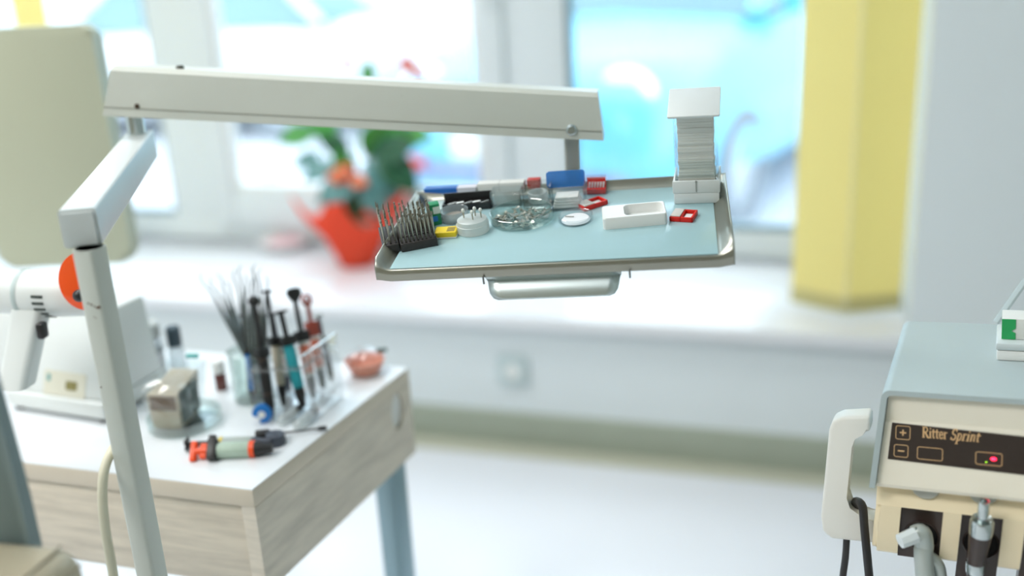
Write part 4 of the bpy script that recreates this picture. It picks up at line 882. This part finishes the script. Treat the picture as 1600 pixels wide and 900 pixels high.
# serif lettering, each glyph as strokes on a 1-high cap grid
def arcp(cx, cy, rx, ry, a0, a1, n=10): return [(cx + rx * math.cos(math.radians(a0 + (a1 - a0) * k / n)), cy + ry * math.sin(math.radians(a0 + (a1 - a0) * k / n))) for k in range(n + 1)]
TH, TN = .15, .07
GLY = {
 'R': (.78, [([(.15, 0), (.15, 1)], TH), ([(.0, .03), (.32, .03)], TN), ([(.0, .97), (.3, .97)], TN), ([(.15, .97), (.38, .97)] + arcp(.38, .745, .22, .225, 90, -90) + [(.15, .52)], TN + .03), ([(.34, .52), (.66, .04), (.8, .03)], TH)]),
 'i': (.34, [([(.16, 0), (.16, .64)], TH - .02), ([(.02, .03), (.31, .03)], TN), ([(.03, .61), (.16, .62)], TN), ([(.09, .86), (.23, .86)], .14)]),
 't': (.42, [([(.17, .82), (.17, .14), (.23, .04), (.36, .06)], TH - .03), ([(.0, .6), (.4, .6)], .12)]),
 'e': (.52, [([(.09, .36), (.42, .36)] + arcp(.26, .33, .19, .31, 10, 330, 16), TN + .03)]),
 'r': (.44, [([(.14, 0), (.14, .64)], TH - .02), ([(.0, .03), (.3, .03)], TN), ([(.02, .61), (.14, .62)], TN), ([(.14, .46), (.25, .61), (.37, .6), (.4, .53)], TN + .03)]),
 'S': (.6, [(arcp(.3, .74, .2, .24, 20, 270, 12) + arcp(.3, .26, .21, .24, 90, -160, 12), TN + .05), ([(.49, .98), (.49, .76)], TN), ([(.08, .02), (.08, .26)], TN)]),
 'p': (.56, [([(.14, -.32), (.14, .64)], TH - .02), ([(.0, -.3), (.3, -.3)], TN), ([(.02, .61), (.14, .62)], TN), (arcp(.26, .32, .2, .31, 130, -130, 14), TN + .03)]),
 'n': (.6, [([(.14, 0), (.14, .64)], TH - .02), ([(.02, .61), (.14, .62)], TN), ([(.14, .46), (.24, .6), (.36, .62), (.44, .52), (.44, .06), (.56, .03)], TN + .04)])}
def write(bm, word, p0, p1, hh, slant=0, track=1):
    x0, y0 = f2(*p0); x1, y1 = f2(*p1); tot = sum(GLY[c][0] for c in word); sx = math.hypot(x1 - x0, y1 - y0) / tot; ca, sa = (x1 - x0), (y1 - y0); n = math.hypot(ca, sa); ca /= n; sa /= n; cur = 0
    for c in word:
        adv, strokes = GLY[c]
        for pts, w in strokes:
            q = [((cur + x) * sx + y * hh * slant, y * hh) for x, y in pts]
            ribbon(bm, [(x0 + u * ca - v * sa, y0 + u * sa + v * ca) for u, v in q], w * hh * .95)
        cur += adv
b = NB(); write(b, 'Ritter', (1441, 683.5), (1480, 686.5), .0108); obj('lettering', b, GOLD, ds)
b = NB(); write(b, 'Sprint', (1484, 687), (1530, 691), .0108, .22); obj('lettering', b, GOLD, ds)
x, y = f2(1552.5, 717); b = NB(); sphere(b, FP @ V((x, y, .0004)), .0026, (1, 1, .5), 16, None); obj('red_lamp', b, mat('led_red', (255, 30, 60), .3, emit=6), ds)
b = NB(); sphere(b, FP @ V((x, y, .0012)), .0013, (1, 1, .6), 12); obj('lamp_core', b, mat('led_core', (255, 190, 200), .3, emit=8), ds)
x, y = f2(1541, 722); b = NB(); sphere(b, FP @ V((x, y, .0002)), .0009, (1, 1, .5), 10); obj('green_lamp', b, mat('led_green', (150, 220, 40), .3, emit=2), ds)
# instrument holder below
def HX(px, py): return ky(px, py, -.024)
sl = [(HX(1408, 793).x, HX(1474, 799).x, HX(1401, 870).x, HX(1466, 876).x), (HX(1503, 801).x, HX(1568, 808).x, HX(1494, 880).x, HX(1558, 888).x)]
pitch = sl[1][0] - sl[0][0]
for k in range(2, 3): sl.append(tuple(v + pitch * k for v in sl[0]))
zt = HX(1440, 796).z; zbm = HX(1440, 879).z
hp_ = lambda z0, z1: [(-.010, -.0925), (-.0165, -.1), (-.0215, -.108), (-.0245, zt)]
b = NB(); tp = [(.03, -.0915), (-.010, -.0915), (-.0165, -.1), (-.0215, -.108), (-.0245, zt), (.03, zt)]
ring_face(b, [[V((-.0105, y, z)) for y, z in tp], [V((XW - .001, y, z)) for y, z in tp]]); obj('holder_rail', b, CREAM, un, sharp=30)
lo = [(.03, zt), (-.0245, zt), (-.0262, zt - .02), (-.0255, zt - .04), (-.021, zbm + .006), (-.013, zbm), (.03, zbm)]
edges = [(-.0105, sl[0][0], -.0165, sl[0][2])] + [(sl[k][1], sl[k + 1][0], sl[k][3], sl[k + 1][2]) for k in range(2)] + [(sl[2][1], XW - .001, sl[2][3], XW - .001)]
for k, (a0, a1, b0, b1) in enumerate(edges):
    f = lambda A, B, z: A + (B - A) * (zt - z) / (zt - zbm)
    b = NB(); ring_face(b, [[V((f(a0, b0, z), y, z)) for y, z in lo], [V((f(a1, b1, z), y, z)) for y, z in lo]])
    if k == 0: bmesh.ops.bevel(b, geom=[e for e in b.edges if all(v.co.x < -.008 for v in e.verts) and all(v.co.y < .02 for v in e.verts)], offset=.005, segments=3, affect='EDGES')
    obj('holder_column', b, CREAM, un, sharp=30)
for k, (a0, a1, b0, b1) in enumerate(sl):
    b = NB(); zl = zbm - (.0 if k == 0 else .035); g = (b0 - a0) / (zt - zbm)
    hexa(b, [(a0 + g * (zt - zl), -.0165, zl), (a0 + g * (zt - zl), .02, zl), (a1 + g * (zt - zl), .02, zl), (a1 + g * (zt - zl), -.0165, zl), (a0, -.017, zt), (a0, .02, zt), (a1, .02, zt), (a1, -.017, zt)]); so_ = obj('holder_slot', b, DARKB, un)
    cxx = (a0 + a1) / 2 - .001; b = NB(); lathe(b, [(.0162, .0005), (.0168, -.0012), (.0158, -.0016), (.0152, .0002)], 28, frame(V((cxx, -.0168, zt - .034)), V((1, 0, 0)), EZ, V((0, 1, 0))), False); obj('slot_rim', b, DARKB, so_)
    b = NB(); lathe(b, [(.0152, -.0004), (.0001, -.0004)], 28, frame(V((cxx, -.0168, zt - .034)), V((1, 0, 0)), EZ, V((0, 1, 0))), False); obj('slot_hole', b, mat('hole_black', (12, 11, 11), .9), so_)
for px, py in ((1447, 759), (1537, 767)):
    q = ky(px, py, -.0165); b = NB(); lathe(b, [(.0001, .005), (.0118, .005), (.0135, .003), (.0135, -.004)], 28, frame(q, V((1, 0, 0)), EZ, V((0, -1, 0))), False); obj('round_knob', b, mat('knob_grey', (178, 180, 172), .45), un)
# side handle
hpx = [(1362, 643), (1318, 645), (1304, 651), (1298, 664), (1285, 800), (1288, 822), (1302, 834), (1380, 842), (1380, 806), (1345, 802), (1326, 788), (1320, 770), (1328, 690), (1334, 675), (1348, 668), (1362, 668)]
b = NB(); M = frame(V((0, .03, 0)), V((1, 0, 0)), EZ, V((0, -1, 0))); prism(b, [(ky(x, y, .018).x, ky(x, y, .018).z) for x, y in hpx], M, .024, .0035, 3); obj('side_handle', b, mat('handle_white', (238, 237, 230), .42, var=.01), un)
# bar and column
q0, q1 = kz_(1556, 504, .008), V((.16, .235, .085)); b = NB(); tube(b, [q0, ky(1600, 442, q0.y + .012), ky(1650, 375, q0.y + .03)], .0048, 8, 0, .5); obj('bracket_bar', b, GREYSH, un)
b = NB(); box(b, (.2, .1, -.168 - .36), (.06, .06, .716)); obj('support_column', b, CREAMW, un)
q = kz_(1557, 563, .0066); t = thing('flat_case', 'low white case lying on top of the dental unit', 'case', KM @ T3((q.x, q.y, .0067)))
b = NB(); box(b, (.045, .03, .0055), (.09, .06, .011), .0015); obj('case_base', b, WHITE, t); b = NB(); box(b, (.045, .03, .0152), (.092, .062, .008), .002); obj('case_lid', b, mat('case_lid_grey', (206, 216, 218), .35), t)
t = thing('medicine_box', 'small white carton with green end on the low white case', 'box', KM @ T3((q.x + .004, q.y + .012, .0263)))
b = NB(); box(b, (.03, .015, .011), (.06, .03, .022), .0005); bo = obj('carton_body', b, PAPER, t)
b = NB(); prism(b, [(0, 0), (.013, 0), (.013, .007), (.009, .009), (.013, .012), (.013, .022), (0, .022)], frame(V((.0, -.0004, 0)), V((1, 0, 0)), EZ, V((0, -1, 0))), .0004); obj('green_print', b, mat('print_green', (40, 170, 96), .5), bo)
b = NB()
for k in range(3): box(b, (.026 + .004 * k, -.0003, .011 + .002 * (k % 2)), (.0016, .0005, .009))
obj('print', b, mat('print_slate', (130, 140, 140), .6), bo)

# handpieces hanging in the holder
AW = [ky(x, y, -.034) for x, y in ((1440, 836), (1443, 870), (1450, 960))]
t = thing('air_water_syringe', 'pale grey syringe handpiece with angled white nozzle in the left slot', 'handpiece', KM)
HPG = mat('handpiece_grey', (186, 194, 190), .35, .3)
b = NB(); tube(b, [ky(1428, 836, -.036), ky(1440, 833, -.034), ky(1444, 852, -.032), AW[1], AW[2]], .0092, 16, 8); obj('body', b, HPG, t)
b = NB(); rod(b, ky(1430, 836, -.04), ky(1406, 846, -.05), .0085, .0075, 8); obj('nozzle', b, mat('nozzle_white', (228, 236, 238), .25), t)
b = NB(); rod(b, ky(1432, 832, -.04), ky(1431, 824, -.04), .001, None, 6); obj('lever_pin', b, STEEL, t)
b = NB(); tube(b, [ky(1452, 868, -.026), ky(1468, 888, -.026), ky(1470, 940, -.02)], .006, 10, 6); obj('side_button', b, HPG, t)
t = thing('handpiece', 'dark brown handpiece with steel tip tube in the middle slot', 'handpiece', KM)
A_, B_ = ky(1538, 783, -.045), ky(1535, 812, -.04)
M, L = axisM(B_, A_); b = NB(); lathe(b, [(.0052, -.006), (.0052, L - .001), (.0046, L), (.0036, L), (.0034, L - .006), (.0001, L - .006)], 20, M, False); obj('tip_tube', b, STEEL, t)
C_ = ky(1533, 828, -.038); D_ = ky(1524, 885, -.03); E_ = ky(1516, 980, -.02)
M, L = axisM(C_, B_); b = NB(); lathe(b, [(.0106, -.004), (.0109, .003), (.0107, L - .002), (.0095, L + .001), (.007, L - .001), (.0052, L - .003)], 24, M, False); obj('collar', b, STEEL, t)
M, L = axisM(C_, D_); b = NB(); lathe(b, [(.0102, -.002), (.0102, .01), (.0086, L * .7), (.0082, L)], 20, M); obj('body', b, DARKB, t)
M2, L2 = axisM(D_, E_); b = NB(); lathe(b, [(.0087, -.006), (.0089, -.005), (.0089, .005), (.0087, .006)], 24, M2, False); obj('chrome_ring', b, STEEL, t)
b = NB(); rod(b, D_, E_, .0078, .006, 16); obj('hose_sleeve', b, DARKB, t)
# black hoses by the handle
for lab, pts in (('flat black hose looped over the console handle', [(1336, 806, .041), (1337, 789, .026), (1342, 785, .01), (1348, 793, -.006), (1351, 828, -.01), (1358, 900, -.012), (1366, 980, -.01)]), ('thin black hose hanging below the console handle', [(1323, 838, .02), (1321, 870, .02), (1316, 910, .02), (1310, 990, .02)])):
    t = tag(obj('hose', tube(NB(), [ky(x, y, d) for x, y, d in pts], .0062 if 'flat' in lab else .0045, 12, 6, .7), RUB, None, KM.copy()), lab, 'hose', 'black hoses at the console')

# ================================================================== chair corner at the lower left, cream hose
CD = .86
ch = thing('dental_chair', 'dental chair corner with grey shell and beige leather pad at lower left', 'chair', T3((at(20, 860, CD).x, at(20, 860, CD).y, 0))); CI = ch.matrix_world.inverted()
SHM = frame(at(60, 845, CD), V((.985, -.17, 0)).normalized(), EZ, V((-.17, -.985, 0)).normalized())
def shp(px, py): q = SHM.inverted() @ onpl(px, py, SHM.translation, SHM.to_3x3() @ V((0, 0, 1))); return q.x, q.y
b = NB(); prism(b, [shp(x, y) for x, y in ((-60, 420), (-22, 500), (1, 592), (30, 700), (50, 780), (65, 846), (80, 930), (95, 1030), (-160, 1030), (-160, 420))], CI @ SHM, .014, .002); obj('back_shell', b, mat('shell_grey', (128, 146, 148), .5, var=.02), ch)
LEA = mat('beige_leather', (184, 174, 150), .42, var=.06, scale=45, bump=.15)
q = CI @ at(0, 938, CD - .055); b = NB(); M = T3(q) @ Matrix.Rotation(math.radians(-14), 4, 'Z')
pr = [(x, z) for x, z in rrect(.24, .09, .022, 6, -.068, -.015)]
b = NB(); rings = []
for yy, ins in ((-.09, .012), (-.085, .004), (-.07, 0), (.0, 0), (.03, .001), (.042, .006), (.046, .014)): rings.append([M @ V((-.068 + (x + .068) * (1 - ins / .12), yy, -.015 + (z + .015) * (1 - ins / .045))) for x, z in pr])
ring_face(b, rings); pad = obj('leather_pad', b, LEA, ch, sharp=60)
for dx_, dz_ in ((-.0008, -.0165), (-.0165, -.0006)):
    pth = [M @ V((.052 + dx_ - ins, yy, .03 + dz_ - ins * .6)) for yy, ins in ((-.088, .004), (-.07, 0), (0, 0), (.03, .0005), (.041, .004))]; b = NB(); tube(b, pth, .0013, 6, 4); obj('seam', b, mat('seam_beige', (150, 140, 118), .5), pad)
b = NB(); box(b, CI @ V((at(-40, 900, CD + .02).x, at(-40, 900, CD + .02).y, .3)), (.12, .12, .6)); obj('pedestal', b, MATS['shell_grey'], ch)
hz = tag(obj('hose', tube(NB(), [at(x, y, d) for x, y, d in ((186, 690, 1.03), (174, 706, 1.0), (163, 735, .985), (160, 775, .98), (165, 830, .98), (177, 900, .98), (190, 1010, .98), (200, 1200, .98))], .0048, 12, 8), mat('hose_cream', (222, 216, 192), .45), None), 'cream hose hanging in front of the desk beside the square pole', 'hose')
